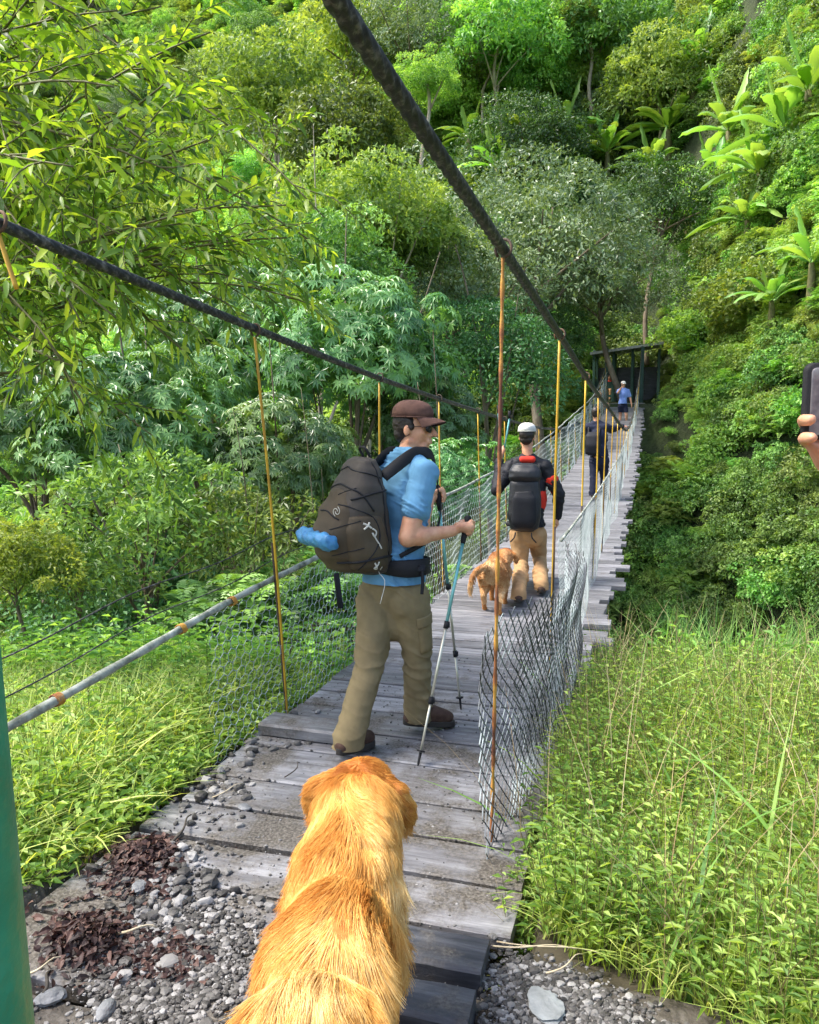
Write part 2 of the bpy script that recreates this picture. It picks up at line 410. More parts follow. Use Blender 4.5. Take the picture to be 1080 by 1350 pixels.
cy_ = np.concatenate([np.arange(-5, 8, .011), np.arange(8, 39.5, .12)])
for pts, fx, r in ((RC, XCR, .0188), (LC, XCL, .0185)):
    c = MB(); c.tube(np.stack([fx(cy_), cy_, spl(pts, cy_)], -1), r, 22, lobes=6, pitch=.062, amp=.15, rnd=.5); bobj(c, 'main_cable', M['cable'])
# suspenders
M['oldrod'] = mat('bare_rusted_rod', [(.3, (.03, .022, .016)), (.55, (.08, .05, .03)), (.75, (.2, .1, .04))], .8, 12, stretch=(1, 1, .3), bump=.2)
def suspender(x, xt, y, zt, zb, m, r, rebar=False, lean=0.):
    s = MB()
    n = 160 if rebar else 12
    t = np.linspace(0, 1, n)
    bow = .008 * np.sin(t * PI) * rng.normal()
    P = np.stack([xt + (x - xt) * t + bow, y - lean * (1 - t), zt - .03 + (zb - zt) * t], -1)
    s.tube(P, r * (1 + (.22 * np.sin(t * 900) if rebar else 0)), 8, rnd=rng.random())
    o = bobj(s, 'suspender', m)
    if not rebar and zb < .6 + float(zdeck(y)):
        s2 = MB(); tt = np.linspace(.5, 1, 6); s2.tube(np.stack([xt + (x - xt) * tt, y - lean * (1 - tt), zt - .03 + (zb - zt) * tt], -1), r * 1.12, 8); s2.obj('rod_end', M['oldrod'], o)
    h = MB()  # hook loop over the cable
    a = np.linspace(-.4 * PI, 1.25 * PI, 14)
    h.tube(np.stack([xt + .031 * np.cos(a), y - lean + 0 * a + .006 * a, zt + .004 + .034 * np.sin(a)], -1), r * .8, 6)
    h2 = h.obj('hook', M['oldrod'], o)
    return o
yR = [2.95, 4.88, 6.95, 8.7] + list(np.arange(10.5, 38, 1.85)); yL = [2.1, 4.0, 5.8, 7.6] + list(np.arange(9.45, 38, 1.85))
for i, y in enumerate(yR):
    suspender(XF + .01, float(XCR(y)), y, float(spl(RC, y)), float(zdeck(y)) - .06, M['rust'] if i == 0 else M['yellow'], .0072 if i == 0 else .0075, i == 0)
for i, y in enumerate(yL):
    suspender(XL + .02, float(XCL(y)), y, float(spl(LC, y)), float(zdeck(y)) - .06 if i else 2.08, M['yellow'], .0075, lean=.2 if i == 1 else 0.)
M['rustdark'] = M['rust']
# left hand rope and thin wires
LR = [(-1.5, .3), (1, .55), (2, .65), (2.8, .72), (4.5, .83), (7, .93), (10.3, 1.08), (16, 1.5), (21, 2.0), (30, 3.0), (38.5, 4.4)]
RR = [(5.2, .9), (7, .92), (10, .98), (16, 1.2), (21, 1.55), (30, 2.6), (38.5, 4.2)]
ly = np.concatenate([np.arange(-1.5, 8, .03), np.arange(8, 38.5, .3)])
c = MB(); c.tube(np.stack([XL - .02 + .008 * np.sin(ly * 3.1), ly, spl(LR, ly)], -1), .0165 + .0015 * np.sin(ly * 21), 10, rnd=.5); bobj(c, 'hand_rope', M['whiterope'])
for yk in (1.55, 2.22, 3.0, 3.45):   # wire knots around the rope
    k_ = MB(); a = np.linspace(0, 5 * 2 * PI, 60)
    k_.tube(np.stack([XL - .02 + .021 * np.cos(a), yk + a * .0012, float(spl(LR, np.array(yk))) + .021 * np.sin(a)], -1), .0028, 5); bobj(k_, 'wire_tie', M['rust'])
ry = np.arange(5.2, 38.5, .3)
c = MB(); c.tube(np.stack([XF + .03 + 0 * ry, ry, spl(RR, ry)], -1), .010, 6, rnd=.5); bobj(c, 'hand_rope', M['whiterope'])
for off, dz, r in ((-.1, .2, .0035), (-.05, .09, .003)):
    yy = np.arange(-1.5, 16, .1)
    c = MB(); c.tube(np.stack([XL + off + .01 * np.sin(yy * 2), yy, spl(LR, yy) + dz * (1 - .6 * sm(3, 12, yy)) + .012 * np.sin(yy * 5)], -1), r, 5); bobj(c, 'guide_wire', M['cable'])
# hexagonal netting on the left side
def warp(P, amp):
    P = P.copy(); P[:, 0] += amp * noise3(P, 3.5, 2); P[:, 2] += amp * .4 * noise3(P + 7, 2.5, 2); return P
def hexnet(y0, y1, cell, h0, amp):
    a = cell * .58; segs = []
    ny = int((y1 - y0) / cell); nz = int(1.0 / (a * 1.5))
    I, J = np.meshgrid(np.arange(ny), np.arange(nz)); I = I.ravel(); J = J.ravel()
    cyy = y0 + (I + .5 * (J % 2)) * cell; cz = J * a * 1.5
    def pt(dy, dz): return np.stack([cyy + dy, cz + dz], -1)
    for (p, q) in ((pt(-cell / 2, -a / 2), pt(-cell / 2, a / 2)), (pt(-cell / 2, a / 2), pt(0, a)), (pt(0, a), pt(cell / 2, a / 2))):
        segs.append((p, q))
    P = np.concatenate([s[0] for s in segs]); Q = np.concatenate([s[1] for s in segs])
    return P, Q
def put(P, x, top):
    """net coords (y, z 0..1 of height) -> world between the deck and the hand rope"""
    hh = top(P[:, 0]) - zdeck(P[:, 0]) + .03
    return np.stack([x + 0 * P[:, 0], P[:, 0], zdeck(P[:, 0]) - .03 + P[:, 1] * hh], -1)
fl = MB()
for (y0, y1, cell, r) in ((3.3, 9, .075, .0019), (9, 38.3, .085, .0021)):
    P, Q = hexnet(y0, y1, cell, 1, 0)
    keep = (P[:, 1] < 1.0) & (Q[:, 1] < 1.0); P, Q = P[keep], Q[keep]
    tp = lambda yv: spl(LR, yv)
    A1, B1 = put(P, XL - .0, tp), put(Q, XL - .0, tp)
    fl.wires(warp(A1, .035), warp(B1, .035), r)
bobj(fl, 'wire_netting', M['galv'], False)
# chain link on the right side
def chain(y0, y1, cell, topf, x, amp, r, seed, jag=0.):
    ny = int((y1 - y0) / cell); nz = int(1.0 / cell) + 2
    I, J = np.meshgrid(np.arange(ny), np.arange(nz * 2)); I = I.ravel(); J = J.ravel()
    s = (J % 2) * 2 - 1
    P = np.stack([y0 + I * cell + s * cell * .27, J * cell * .5], -1); Q = np.stack([y0 + I * cell - s * cell * .27, (J + 1) * cell * .5], -1)
    # neighbouring spirals cross, making the diamonds
    P2 = P.copy(); Q2 = Q.copy(); P2[:, 0] = y0 + I * cell + cell / 2 - s * cell * .27; Q2[:, 0] = y0 + I * cell + cell / 2 + s * cell * .27
    P = np.concatenate([P, P2]); Q = np.concatenate([Q, Q2])
    top = topf(P[:, 0]) + jag * noise3(np.stack([P[:, 0] * 4, 0 * P[:, 0] + seed, 0 * P[:, 0]], -1), 2, 2)
    k = (P[:, 1] < top) & (Q[:, 1] < top + cell); P, Q = P[k], Q[k]
    def w3(U):
        W = np.stack([x + 0 * U[:, 0], U[:, 0], zdeck(U[:, 0]) - .02 + U[:, 1]], -1)
        n = noise3(W + seed, 2.6, 2); n2 = noise3(W + seed * 3 + 11, 2.4, 2)
        W[:, 0] += amp * n + (.20 * np.sin(np.clip((W[:, 1] - 2.9) / 2.7, 0, 1) * PI) * (.55 + .45 * U[:, 1]) if jag else 0); W[:, 1] += amp * .8 * n2; W[:, 2] += amp * .3 * noise3(W + 31, 3, 2); return W
    return w3(P), w3(Q), r
fr = MB()
near_top = lambda yv: .86 - .04 * sm(3.2, 4.2, yv) + .05 * sm(4.2, 5.2, yv)
for (args) in ((2.82, 5.6, .068, near_top, XF + .0, .03, .0029, 1., .05), (3.15, 5.4, .068, lambda y: near_top(y) - .03, XF + .06, .05, .0026, 5., .08)):
    fr.wires(*chain(*args))
bobj(fr, 'crumpled_chain_link', M['galvdark'], False)
ff = MB(); ff.wires(*chain(5.3, 12, .06, lambda y: spl(RR, y) - zdeck(y), XF + .03, .03, .0013, 2.)); ff.wires(*chain(12, 38.3, .1, lambda y: spl(RR, y) - zdeck(y), XF + .03, .04, .0019, 2.))
bobj(ff, 'chain_link', M['galv'], False)
# far portal posts of green steel
for x in (-2.05, -.42):
    s = MB(); s.box((x, 39.4, 4.1), (.16, .16, 3.0), bev=.01); s.box((x, 39.4, 2.65), (.34, .34, .2), bev=.01); bobj(s, 'portal_post', M['hutgreen'], False)

# sleepers at the near end: two dark beams
def beam(p0, p1, wd, th, label, m=None):
    p0, p1 = A(*p0), A(*p1); d = nrm(p1 - p0); L = np.linalg.norm(p1 - p0); s_ = np.cross(UP, d); s_ = nrm(s_); u_ = np.cross(d, s_)
    n = 26; t = np.linspace(0, L, n); rings = []
    jit = .006 * noise3(np.stack([t * 3, t * 0 + p0[1] * 9, t * 0], -1), 3, 3)
    for i in range(n):
        c_ = p0 + d * t[i]; w2 = wd / 2 + jit[i]; h2 = th / 2; b = .012
        e = [(-w2, -h2), (w2, -h2), (w2, h2 - b), (w2 - b, h2 + jit[i] * .4), (0, h2 + jit[i] * .3), (-w2 + b, h2 + jit[i] * .4), (-w2, h2 - b)]
        rings.append([c_ + s_ * a + u_ * bb for a, bb in e])
    mb = MB(); mb.loft(np.array(rings), rnd=rng.random())
    o = mb.obj('wooden_beam', m or M['beam'], None, False); return tag(o, label, 'beam', 'loose beams at the foot of the bridge')
zb_ = -.005
a = atz(425, 1224, .04); b = atz(640, 1262, .04)
beam((*a[:2], .012), (*b[:2], .005), .16, .09, 'upper of the two dark wet beams beside the big dog, its end beside the gravel')
a = atz(428, 1296, .05); b = atz(622, 1330, .05)
beam((*a[:2], .02), (*b[:2], .012), .15, .1, 'lower dark beam with a square cut end, nearest the loose gravel and the pale flat stone')
# short grey plank end on the left at the first suspender
a = atz(352, 950, .05); b = atz(450, 962, .05)
beam((*a[:2], .04), (*b[:2], .04), .2, .06, 'short grey board lying on the left edge of the deck under the yellow rod', M['plank'])

# green post beside the camera
gp = MB(); t = np.linspace(0, 1, 20)
b0 = at(-42, 1395, .95); t0 = at(-118, 560, .95)
Pg = b0 + (t0 - b0) * np.linspace(-1.2, 3.4, 30)[:, None]
gp.tube(Pg, .074, 28, rnd=.5)
go = gp.obj('green_post', M['greenpaint']); tag(go, 'leaning green painted steel post at the left edge beside the gravel', 'post')

# ------------------------------------------------------------------ far hut
hz = 3.25
HUT = empty('open_shelter', (-1.3, 43.2, hz)); tag(HUT, 'open green timber shelter with a sloping sheet roof at the far end of the bridge', 'shelter')
def hobj(mb, n, m):
    o = mb.obj(n, m, HUT, False); o.matrix_parent_inverse = Matrix.Translation((1.3, -43.2, -hz)); return o
yh = 42.0
x0, x1 = at(783, 470, 43)[0], at(874, 458, 43)[0]
zl, zr = at(783, 472, 43)[2], at(874, 461, 43)[2]
rb = MB(); Rr = np.array([[math.cos(.12), 0, -math.sin(.12)], [0, 1, 0], [math.sin(.12), 0, math.cos(.12)]])
n = 60; xx = np.linspace(x0, x1, n); yy = np.linspace(yh - .4, yh + 3, 6); X_, Y_ = np.meshgrid(xx, yy)
Zr = zl + (X_ - x0) / (x1 - x0) * (zr - zl) + .02 * np.sin(X_ * 40) + .03 * (Y_ - yh)
rb.grid(np.stack([X_, Y_, Zr], -1), rnd=.5); rb.grid(np.stack([X_, Y_, Zr - .05], -1), rnd=.5, flip=True)
rb.box(((x0 + x1) / 2, yh - .42, (zl + zr) / 2 - .06), (x1 - x0, .05, .13), Rr)
hobj(rb, 'roof', M['roofsheet'])
for x in (x0 + .2, x0 + 1.15, (x0 + x1) / 2 + .3, x1 - .2):
    for y in (yh, yh + 2.4):
        p = MB(); p.box((x, y, hz + 1.2), (.13, .13, 2.6), bev=.01); hobj(p, 'post', M['hutgreen'])
p = MB(); p.box(((x0 + x1) / 2, yh + 2.5, hz + .9), (x1 - x0 - .3, .06, 1.8)); hobj(p, 'back_wall', M['beam'])  # dark boards: the shelter's interior shade is painted into the wall colour
p = MB(); p.box((x0 + .75, yh + .1, hz + .75), (1.2, .06, .35)); p.box((x0 + .75, yh + .1, hz + .2), (1.2, .05, .12)); hobj(p, 'railing', M['hutgreen'])
p = MB(); p.box((x0 + .9, yh + 1.1, hz + .42), (1.3, .4, .06)); 
for q in (-.5, .5): p.box((x0 + .9 + q, yh + 1.1, hz + .2), (.08, .3, .38))
hobj(p, 'bench', M['plank'])
# ------------------------------------------------------------------ vegetation
def leaves(mb, P, D, N, L, W, hi=False, droop=.15, rnd=None):
    n = len(P); D = nrm(D); Sd = nrm(np.cross(D, N)); N = np.cross(Sd, D)
    L = np.broadcast_to(np.asarray(L, float), (n,))[:, None]; W = np.broadcast_to(np.asarray(W, float), (n,))[:, None]
    if rnd is None: rnd = rng.random(n)
    dn = -UP[None]
    b = np.arange(n)[:, None]
    if not hi:
        V = np.stack([P, P + D * L * .45 + Sd * W / 2 + N * W * .12, P + D * L + dn * droop * L, P + D * L * .45 - Sd * W / 2 + N * W * .12], 1).reshape(-1, 3)
        F_ = np.concatenate([b * 4 + np.array([[0, 1, 2]]), b * 4 + np.array([[0, 2, 3]])])
        mb.add(V, F_, rnd=np.concatenate([rnd, rnd]))
    else:
        c1, c2 = .32, .68
        V = np.stack([P, P + D * L * c1 + Sd * W * .5 + N * W * .14, P + D * L * c1 - dn * 0 , P + D * L * c1 - Sd * W * .5 + N * W * .14,
                      P + D * L * c2 + Sd * W * .4 + N * W * .1 + dn * droop * L * .4, P + D * L * c2 + dn * droop * L * .45, P + D * L * c2 - Sd * W * .4 + N * W * .1 + dn * droop * L * .4,
                      P + D * L + dn * droop * L], 1).reshape(-1, 3)
        Q = np.concatenate([b * 8 + np.array([[1, 4, 5, 2]]), b * 8 + np.array([[2, 5, 6, 3]])])
        T = np.concatenate([b * 8 + np.array([[0, 1, 2]]), b * 8 + np.array([[0, 2, 3]]), b * 8 + np.array([[4, 7, 5]]), b * 8 + np.array([[5, 7, 6]])])
        mb.add(V, Q, T, rnd=np.concatenate([np.tile(rnd, 2), np.tile(rnd, 4)])[:0] if False else np.tile(rnd, 2))
        # second face block gets its own values
        mb.at[-1] = np.tile(rnd, 4)
    return mb

def rdir(n): return nrm(rng.normal(size=(n, 3)))

G3 = {}
G3['mid'] = leafmat('leaf_mid_green', (.06, .14, .022), (.13, .26, .04), (.28, .45, .08), .3, .42, .3)
G3['glossy'] = leafmat('leaf_glossy_palmate', (.05, .15, .028), (.10, .26, .05), (.2, .38, .09), .25, .35, .22, spec=.6)
G3['lime'] = leafmat('leaf_lime', (.14, .27, .025), (.25, .41, .04), (.4, .55, .08), .4, .5, .25)
G3['light'] = leafmat('leaf_light_green', (.10, .23, .028), (.22, .40, .055), (.42, .6, .11), .38, .5, .3)
G3['grey'] = leafmat('leaf_grey_green', (.07, .13, .05), (.15, .24, .10), (.28, .38, .19), .25, .4, .15, spec=.5)
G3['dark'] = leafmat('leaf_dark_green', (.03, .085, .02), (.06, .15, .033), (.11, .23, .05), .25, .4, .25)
G3['yel'] = leafmat('leaf_yellow_green', (.05, .13, .01), (.19, .36, .02), (.52, .64, .05), .5, .4, .12, tcol=(1.35, 1.4, .35))
G3['banana'] = leafmat('leaf_banana', (.12, .30, .04), (.2, .42, .06), (.34, .55, .1), .4, .4, .2)
G3['grass'] = leafmat('grass_blade', (.14, .24, .022), (.33, .45, .055), (.64, .68, .18), .4, .55, .1)
G3['weed'] = leafmat('weed_leaf', (.08, .20, .022), (.21, .39, .05), (.44, .6, .12), .4, .5, .1)
G3['straw'] = leafmat('dry_stem', (.3, .2, .08), (.45, .34, .14), (.6, .5, .26), .2, .7, .1, tcol=(1, 1, .8))

def crown_mesh(name, R_, flat, nclump, per, L, W, kind, m, inner=.25, clr=.42, seed=1, holes=.15):
    """foliage of clumps spread through an uneven dome; centre at 0,0,0, radius R_"""
    g = np.random.default_rng(seed); mb = MB(); N_ = 0
    k = np.arange(nclump) + .5; ph = np.arccos(1 - 1.55 * k / nclump); th = PI * (1 + 5 ** .5) * k + g.normal() * 2
    U = np.stack([np.cos(th) * np.sin(ph), np.sin(th) * np.sin(ph), np.cos(ph)], -1)
    rad = R_ * (.62 + .42 * g.random(nclump)) * (1 + .28 * noise3(U * 2.2 + seed * 3.1, 1.3, 2))
    C_ = U * rad[:, None]; C_[:, 2] *= flat
    keep = g.random(nclump) > holes; C_ = C_[keep]
    ni = int(nclump * inner); Ci = nrm(g.normal(size=(ni, 3))) * R_ * .5 * g.random((ni, 1)); Ci[:, 2] *= flat
    C_ = np.concatenate([C_, Ci])
    cr = R_ * clr * (.4 + .95 * g.random(len(C_)))
    n = per * len(C_)
    idx = np.repeat(np.arange(len(C_)), per)
    u = nrm(g.normal(size=(n, 3)) + nrm(C_ + A(0, 0, R_ * .5))[idx] * .9)
    P = C_[idx] + u * (cr[idx] * (.72 + .3 * g.random(n)))[:, None] * A(1, 1, .72)
    out = nrm(u * .7 + nrm(C_)[idx] * .3 + A(0, 0, .35))
    base_r = np.clip(.5 + .28 * g.normal(size=len(C_)), 0, 1)[idx]
    if kind == 'leaf':
        D = nrm(g.normal(size=(n, 3)) * .8 + out * .6 - A(0, 0, .35)); N = nrm(out + g.normal(size=(n, 3)) * .5)
        leaves(mb, P, D, N, L * (.6 + .7 * g.random(n)), W * (.7 + .5 * g.random(n)), rnd=np.clip(base_r + g.normal(size=n) * .2, 0, 1))
    elif kind == 'whorl':
        q = 7; az = g.random(n) * 6.28
        e1 = nrm(np.cross(out, A(.3, .2, 1.))); e2 = np.cross(out, e1)
        rr = np.clip(base_r + g.normal(size=n) * .15, 0, 1)
        for j in range(q):
            a = az + j * 2 * PI / q
            D = nrm((e1 * np.cos(a)[:, None] + e2 * np.sin(a)[:, None]) + out * .25 - A(0, 0, .45))
            leaves(mb, P, D, out, L * (.8 + .4 * g.random(n)), W, rnd=np.clip(rr + .06 * g.normal(size=n), 0, 1), droop=.2)
    elif kind == 'frond':
        a = g.random(n) * 6.28; D0 = nrm(np.stack([np.cos(a), np.sin(a), .5 + .5 * g.random(n)], -1) + out * .5)
        FL = L * (.7 + .6 * g.random(n)); rr = np.clip(base_r + g.normal(size=n) * .12, 0, 1)
        for j in range(9):
            t = (j + 1) / 9.; pos = P + D0 * (FL * t)[:, None] - A(0, 0, 1) * (FL * .65 * t * t)[:, None]
            tg = nrm(D0 - A(0, 0, 1.3 * t)); sd = nrm(np.cross(tg, UP)); up_ = np.cross(sd, tg)
            for s_ in (-1, 1):
                leaves(mb, pos, sd * s_ + tg * .45, up_, FL * .34 * (1.12 - t), W * (1.1 - .5 * t), rnd=rr, droop=.1)
    elif kind == 'blade':
        a = g.random(n) * 6.28; D0 = nrm(np.stack([np.cos(a), np.sin(a), .9 + .9 * g.random(n)], -1))
        FL = L * (.6 + .7 * g.random(n)); rr = np.clip(base_r + g.normal(size=n) * .15, 0, 1)
        sd = nrm(np.cross(D0, UP)); pts = []
        for t in (0, .3, .6, .85, 1.):
            c = P + D0 * (FL * t)[:, None] - A(0, 0, 1) * (FL * .75 * t * t)[:, None]; ww = W * (1.05 - t) * .5 + .001
            pts += [c + sd * ww, c - sd * ww]
        V = np.stack(pts, 1).reshape(-1, 3); b = np.arange(n)[:, None] * 10
        Fq = np.concatenate([b + np.array([[2 * i, 2 * i + 1, 2 * i + 3, 2 * i + 2]]) for i in range(4)])
        mb.add(V, Fq, rnd=np.tile(rr, 4))
    return mb.data(name, m, False), C_

def trunk_mesh(name, C_, R_, hgt, m, r0=.12, seed=3, nb=10, lean=.1):
    g = np.random.default_rng(seed); mb = MB()
    top = A(0, 0, -.1 * R_)
    base = A(g.normal() * lean * hgt, g.normal() * lean * hgt, -hgt)
    t = np.linspace(0, 1, 16)[:, None]
    P = base + (top - base) * t + A(1, .4, 0) * (np.sin(t * 5 + seed) * .04 * hgt)
    mb.tube(P, np.linspace(r0, r0 * .5, 16), 9)
    sel = g.choice(len(C_), min(nb, len(C_)), replace=False)
    for i in sel:
        a = P[int(9 + g.random() * 6)]; b = C_[i] * .95; mid = (a + b) / 2 + A(0, 0, .12 * R_) + g.normal(size=3) * .06 * R_
        tt = np.linspace(0, 1, 9)[:, None]
        Q = a * (1 - tt) ** 2 + 2 * mid * tt * (1 - tt) + b * tt ** 2
        mb.tube(Q, np.linspace(r0 * .42, r0 * .1, 9), 6)
    return mb.data(name, m, True)

PR = {}
def proto(key, R_, flat, nc, per, L, W, kind, m, hgt, bark='bark', r0=.12, **kw):
    for v in range(kw.pop('vars', 2)):
        cm, C_ = crown_mesh('crown_' + key, R_, flat, nc, per, L, W, kind, G3[m], seed=11 + v * 7 + len(key) * 3, **kw)
        tm = trunk_mesh('trunk_' + key, C_, R_, hgt, M[bark], r0, seed=5 + v)
        PR.setdefault(key, []).append((cm, tm, R_))
#      key       R    flat  nc  per  L    W   kind
proto('whorl', 2.0, .85, 70, 26, .19, .062, 'whorl', 'glossy', 6., r0=.1, clr=.3)
proto('shrub', 1.3, .85, 46, 60, .15, .055, 'leaf', 'mid', 2.5, r0=.05, clr=.34)
proto('greyt', 2.6, .8, 95, 190, .125, .052, 'leaf', 'grey', 6, r0=.14, clr=.27)
proto('broad', 2.6, .75, 85, 145, .2, .1, 'leaf', 'mid', 7, 'barkpale', r0=.12, clr=.28, vars=3)
proto('lightt', 2.6, .75, 85, 145, .2, .095, 'leaf', 'light', 7, 'barkpale', r0=.1, clr=.28, vars=3)
proto('limet', 2.2, .7, 75, 130, .19, .09, 'leaf', 'lime', 5, r0=.1, clr=.28)
proto('darkt', 2.4, .85, 75, 140, .165, .075, 'leaf', 'dark', 6, r0=.12, clr=.3)
proto('fern', 1.2, .6, 30, 9, .8, .075, 'frond', 'light', 1.2, r0=.03, clr=.3)
proto('fernm', 1.2, .6, 30, 9, .8, .075, 'frond', 'mid', 1.2, r0=.03, clr=.3, vars=1)
proto('blades', 1.0, .6, 26, 20, .9, .035, 'blade', 'light', 1., r0=.03, clr=.3)
proto('vine', 1.5, .8, 60, 60, .17, .12, 'leaf', 'light', 2., r0=.04, clr=.3)
proto('vinem', 1.5, .8, 60, 60, .17, .1, 'leaf', 'mid', 2., r0=.04, clr=.3)

_nv = {}
def plant(key, p, scale, label, cat='tree', group=None, name='tree', rot=None, sz=1., trunk=True):
    L_ = PR[key]; i = _nv.get(key, 0); _nv[key] = i + 1
    cm, tm, R_ = L_[i % len(L_)]
    e = empty(name, p); e.rotation_euler = (0, 0, rng.random() * 6.28 if rot is None else rot)
    e.scale = (scale, scale, scale * sz)
    # the Empty stands at the plant's foot
    h = {'whorl': 6, 'shrub': 2.5, 'greyt': 6, 'broad': 7, 'lightt': 7, 'limet': 5, 'darkt': 6, 'fern': 1.2, 'fernm': 1.2, 'blades': 1., 'vine': 2., 'vinem': 2.}[key]
    gz = float(ground(p[0], p[1])); need = max(p[2] - gz, .35 * scale * R_)
    c = link('crown', cm, e)
    if trunk:
        t = link('trunk' if cat == 'tree' else 'stem', tm, e)
    # crown centre given by p: move down to the foot of the trunk
    hh_ = need / (scale * sz); e.location = (p[0], p[1], p[2] - need)
    c.location = (0, 0, hh_)
    if trunk: t.location = (0, 0, hh_); t.scale = (1, 1, hh_ / h * 1.05)
    tag(e, label, cat, group)
    return e
def pl(key, u, v, d, rpx, label, cat='tree', name=None, group=None, sz=1., trunk=True):
    """crown centre at photo place (u,v) and distance d (m), radius rpx photo pixels"""
    p = at(u, v, d); R_ = PR[key][0][2]
    return plant(key, p, rpx * d / F / R_, label, cat, group, name or ('tree' if cat == 'tree' else 'shrub'), sz=sz, trunk=trunk)

# --- trees one can tell apart (centre u, v, distance, radius in px)
mt = 'trees standing in the ravine left of the bridge'
pl('whorl', 470, 470, 15, 120, 'leafy tree with drooping palmate leaves right behind the hiker in the blue shirt', group=mt)
pl('whorl', 380, 610, 12.5, 105, 'rounded palmate leaved tree behind the olive backpack', group=mt)
pl('whorl', 300, 470, 17, 120, 'palmate leaved tree below the near cable, left of the capped hiker', group=mt)
pl('whorl', 560, 560, 16, 85, 'palmate leaved bush crown between the capped hiker and the rusty rod', group=mt)
pl('whorl', 200, 560, 13, 120, 'broad palmate tree under the overhanging yellow green branches', group=mt)
pl('whorl', 60, 560, 14, 120, 'palmate tree at the left edge below the sagging cable', group=mt)
pl('whorl', 590, 640, 12.5, 70, 'low palmate crown behind the mesh beside the left trekking pole', group=mt)
pl('shrub', 190, 690, 9, 115, 'grey green shrub with layered sprays above the white hand rope', 'shrub', group='shrubs below the left side of the bridge')
pl('shrub', 100, 760, 8.2, 95, 'dark small leaved shrub left of the layered one', 'shrub', group='shrubs below the left side of the bridge')
pl('shrub', 330, 720, 9.5, 90, 'green shrub under the hand rope near the yellow rod', 'shrub', group='shrubs below the left side of the bridge')
pl('limet', 15, 740, 7.6, 75, 'pale yellow green shrub cut by the left edge above the grass', 'shrub', name='shrub')
pl('fernm', 300, 830, 8.4, 90, 'dark fern clump under the netting left of the hiker', 'fern', name='fern')
pl('fernm', 430, 800, 9.5, 90, 'dark fern clump behind the netting at the hiker\'s knees', 'fern', name='fern')
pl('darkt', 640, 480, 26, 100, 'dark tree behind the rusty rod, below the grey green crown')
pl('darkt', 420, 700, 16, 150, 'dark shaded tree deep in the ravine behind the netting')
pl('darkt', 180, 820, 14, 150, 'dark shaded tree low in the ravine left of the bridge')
pl('greyt', 690, 340, 34, 150, 'large grey green tree with a wide rounded crown above the hikers')
pl('greyt', 590, 400, 30, 110, 'grey green tree on the left flank of the large grey crown')
pl('greyt', 790, 370, 36, 85, 'grey green tree on the right of the large grey crown above the shelter')
pl('greyt', 560, 60, 62, 90, 'silvery tree high on the slope left of the upper cable')
pl('lightt', 490, 290, 26, 100, 'light green tree between the overhanging branches and the thick cable')
pl('broad', 420, 360, 23, 90, 'mid green crown under the tips of the overhanging branches')
pl('broad', 540, 330, 28, 80, 'mid green tree touching the thick cable from behind')
pl('lightt', 360, 130, 55, 95, 'light green dome shaped tree upper left behind the branch tips')
pl('broad', 450, 190, 48, 95, 'domed tree with a shaded underside left of the tall pale trunks')
pl('limet', 470, 60, 66, 80, 'yellow green tree crown left of the cable near the top')
pl('lightt', 660, 60, 60, 85, 'light crown near the top centre above the pale leaning trunks')
pl('broad', 780, 60, 62, 90, 'broad crown over the pale crooked trunk near the top')
pl('darkt', 700, 190, 56, 75, 'dark green tree left of the banana plants')
pl('lightt', 870, 120, 58, 80, 'light green tree right of the crooked trunk')
pl('darkt', 1040, 50, 60, 90, 'dark shaded tree in the top right corner')
pl('broad', 960, 70, 60, 75, 'mid green tree left of the dark corner tree')
pl('vine', 1000, 400, 33, 70, 'bright green bush on the crest of the right slope', 'shrub', sz=.8)
pl('vine', 915, 440, 38, 45, 'light green bush just right of the shelter roof', 'shrub', sz=.8)
pl('vine', 1060, 320, 36, 60, 'light green bush at the right edge above the phone', 'shrub')
pl('darkt', 870, 270, 44, 70, 'dark tree below the banana plants')
pl('darkt', 722, 440, 36, 55, 'dark green tree left of the shelter roof')
# tall pale trunks
def bare(u0, v0, u1, v1, d, r, label):
    a, b = at(u0, v0, d), at(u1, v1, d); t = np.linspace(0, 1, 14)[:, None]
    P = a + (b - a) * t + A(.25, .1, 0) * np.sin(t * 6 + u0)
    P = np.concatenate([A(P[0][0], P[0][1], float(ground(P[0][0], P[0][1])) - .2)[None], P])
    e = empty('tree', P[0]); mb = MB(); mb.tube(P - P[0], np.linspace(r, r * .6, 15), 8)
    mb.tube(np.stack([P[-4], P[-2] + A(1, 0, 1.)]) - P[0], [r * .4, r * .2], 6); mb.tube(np.stack([P[-6], P[-3] + A(-1.2, 0, .8)]) - P[0], [r * .4, r * .2], 6)
    mb.obj('trunk', M['barkpale'], e)
    cm = PR['lightt'][0][0]; c = link('crown', cm, e); c.location = P[-1] - P[0]; c.scale = (.75, .75, .6)
    tag(e, label, 'tree')
bare(562, 275, 560, 110, 46, .16, 'tall straight pale trunked tree left of the thick cable')
bare(783, 140, 772, 30, 60, .16, 'tree with a pale crooked trunk near the top right of centre')
bare(640, 120, 650, 40, 62, .12, 'slim pale trunked tree in the dark gap near the top')
bare(705, 100, 690, 30, 62, .12, 'leaning pale trunked tree left of the crooked one')

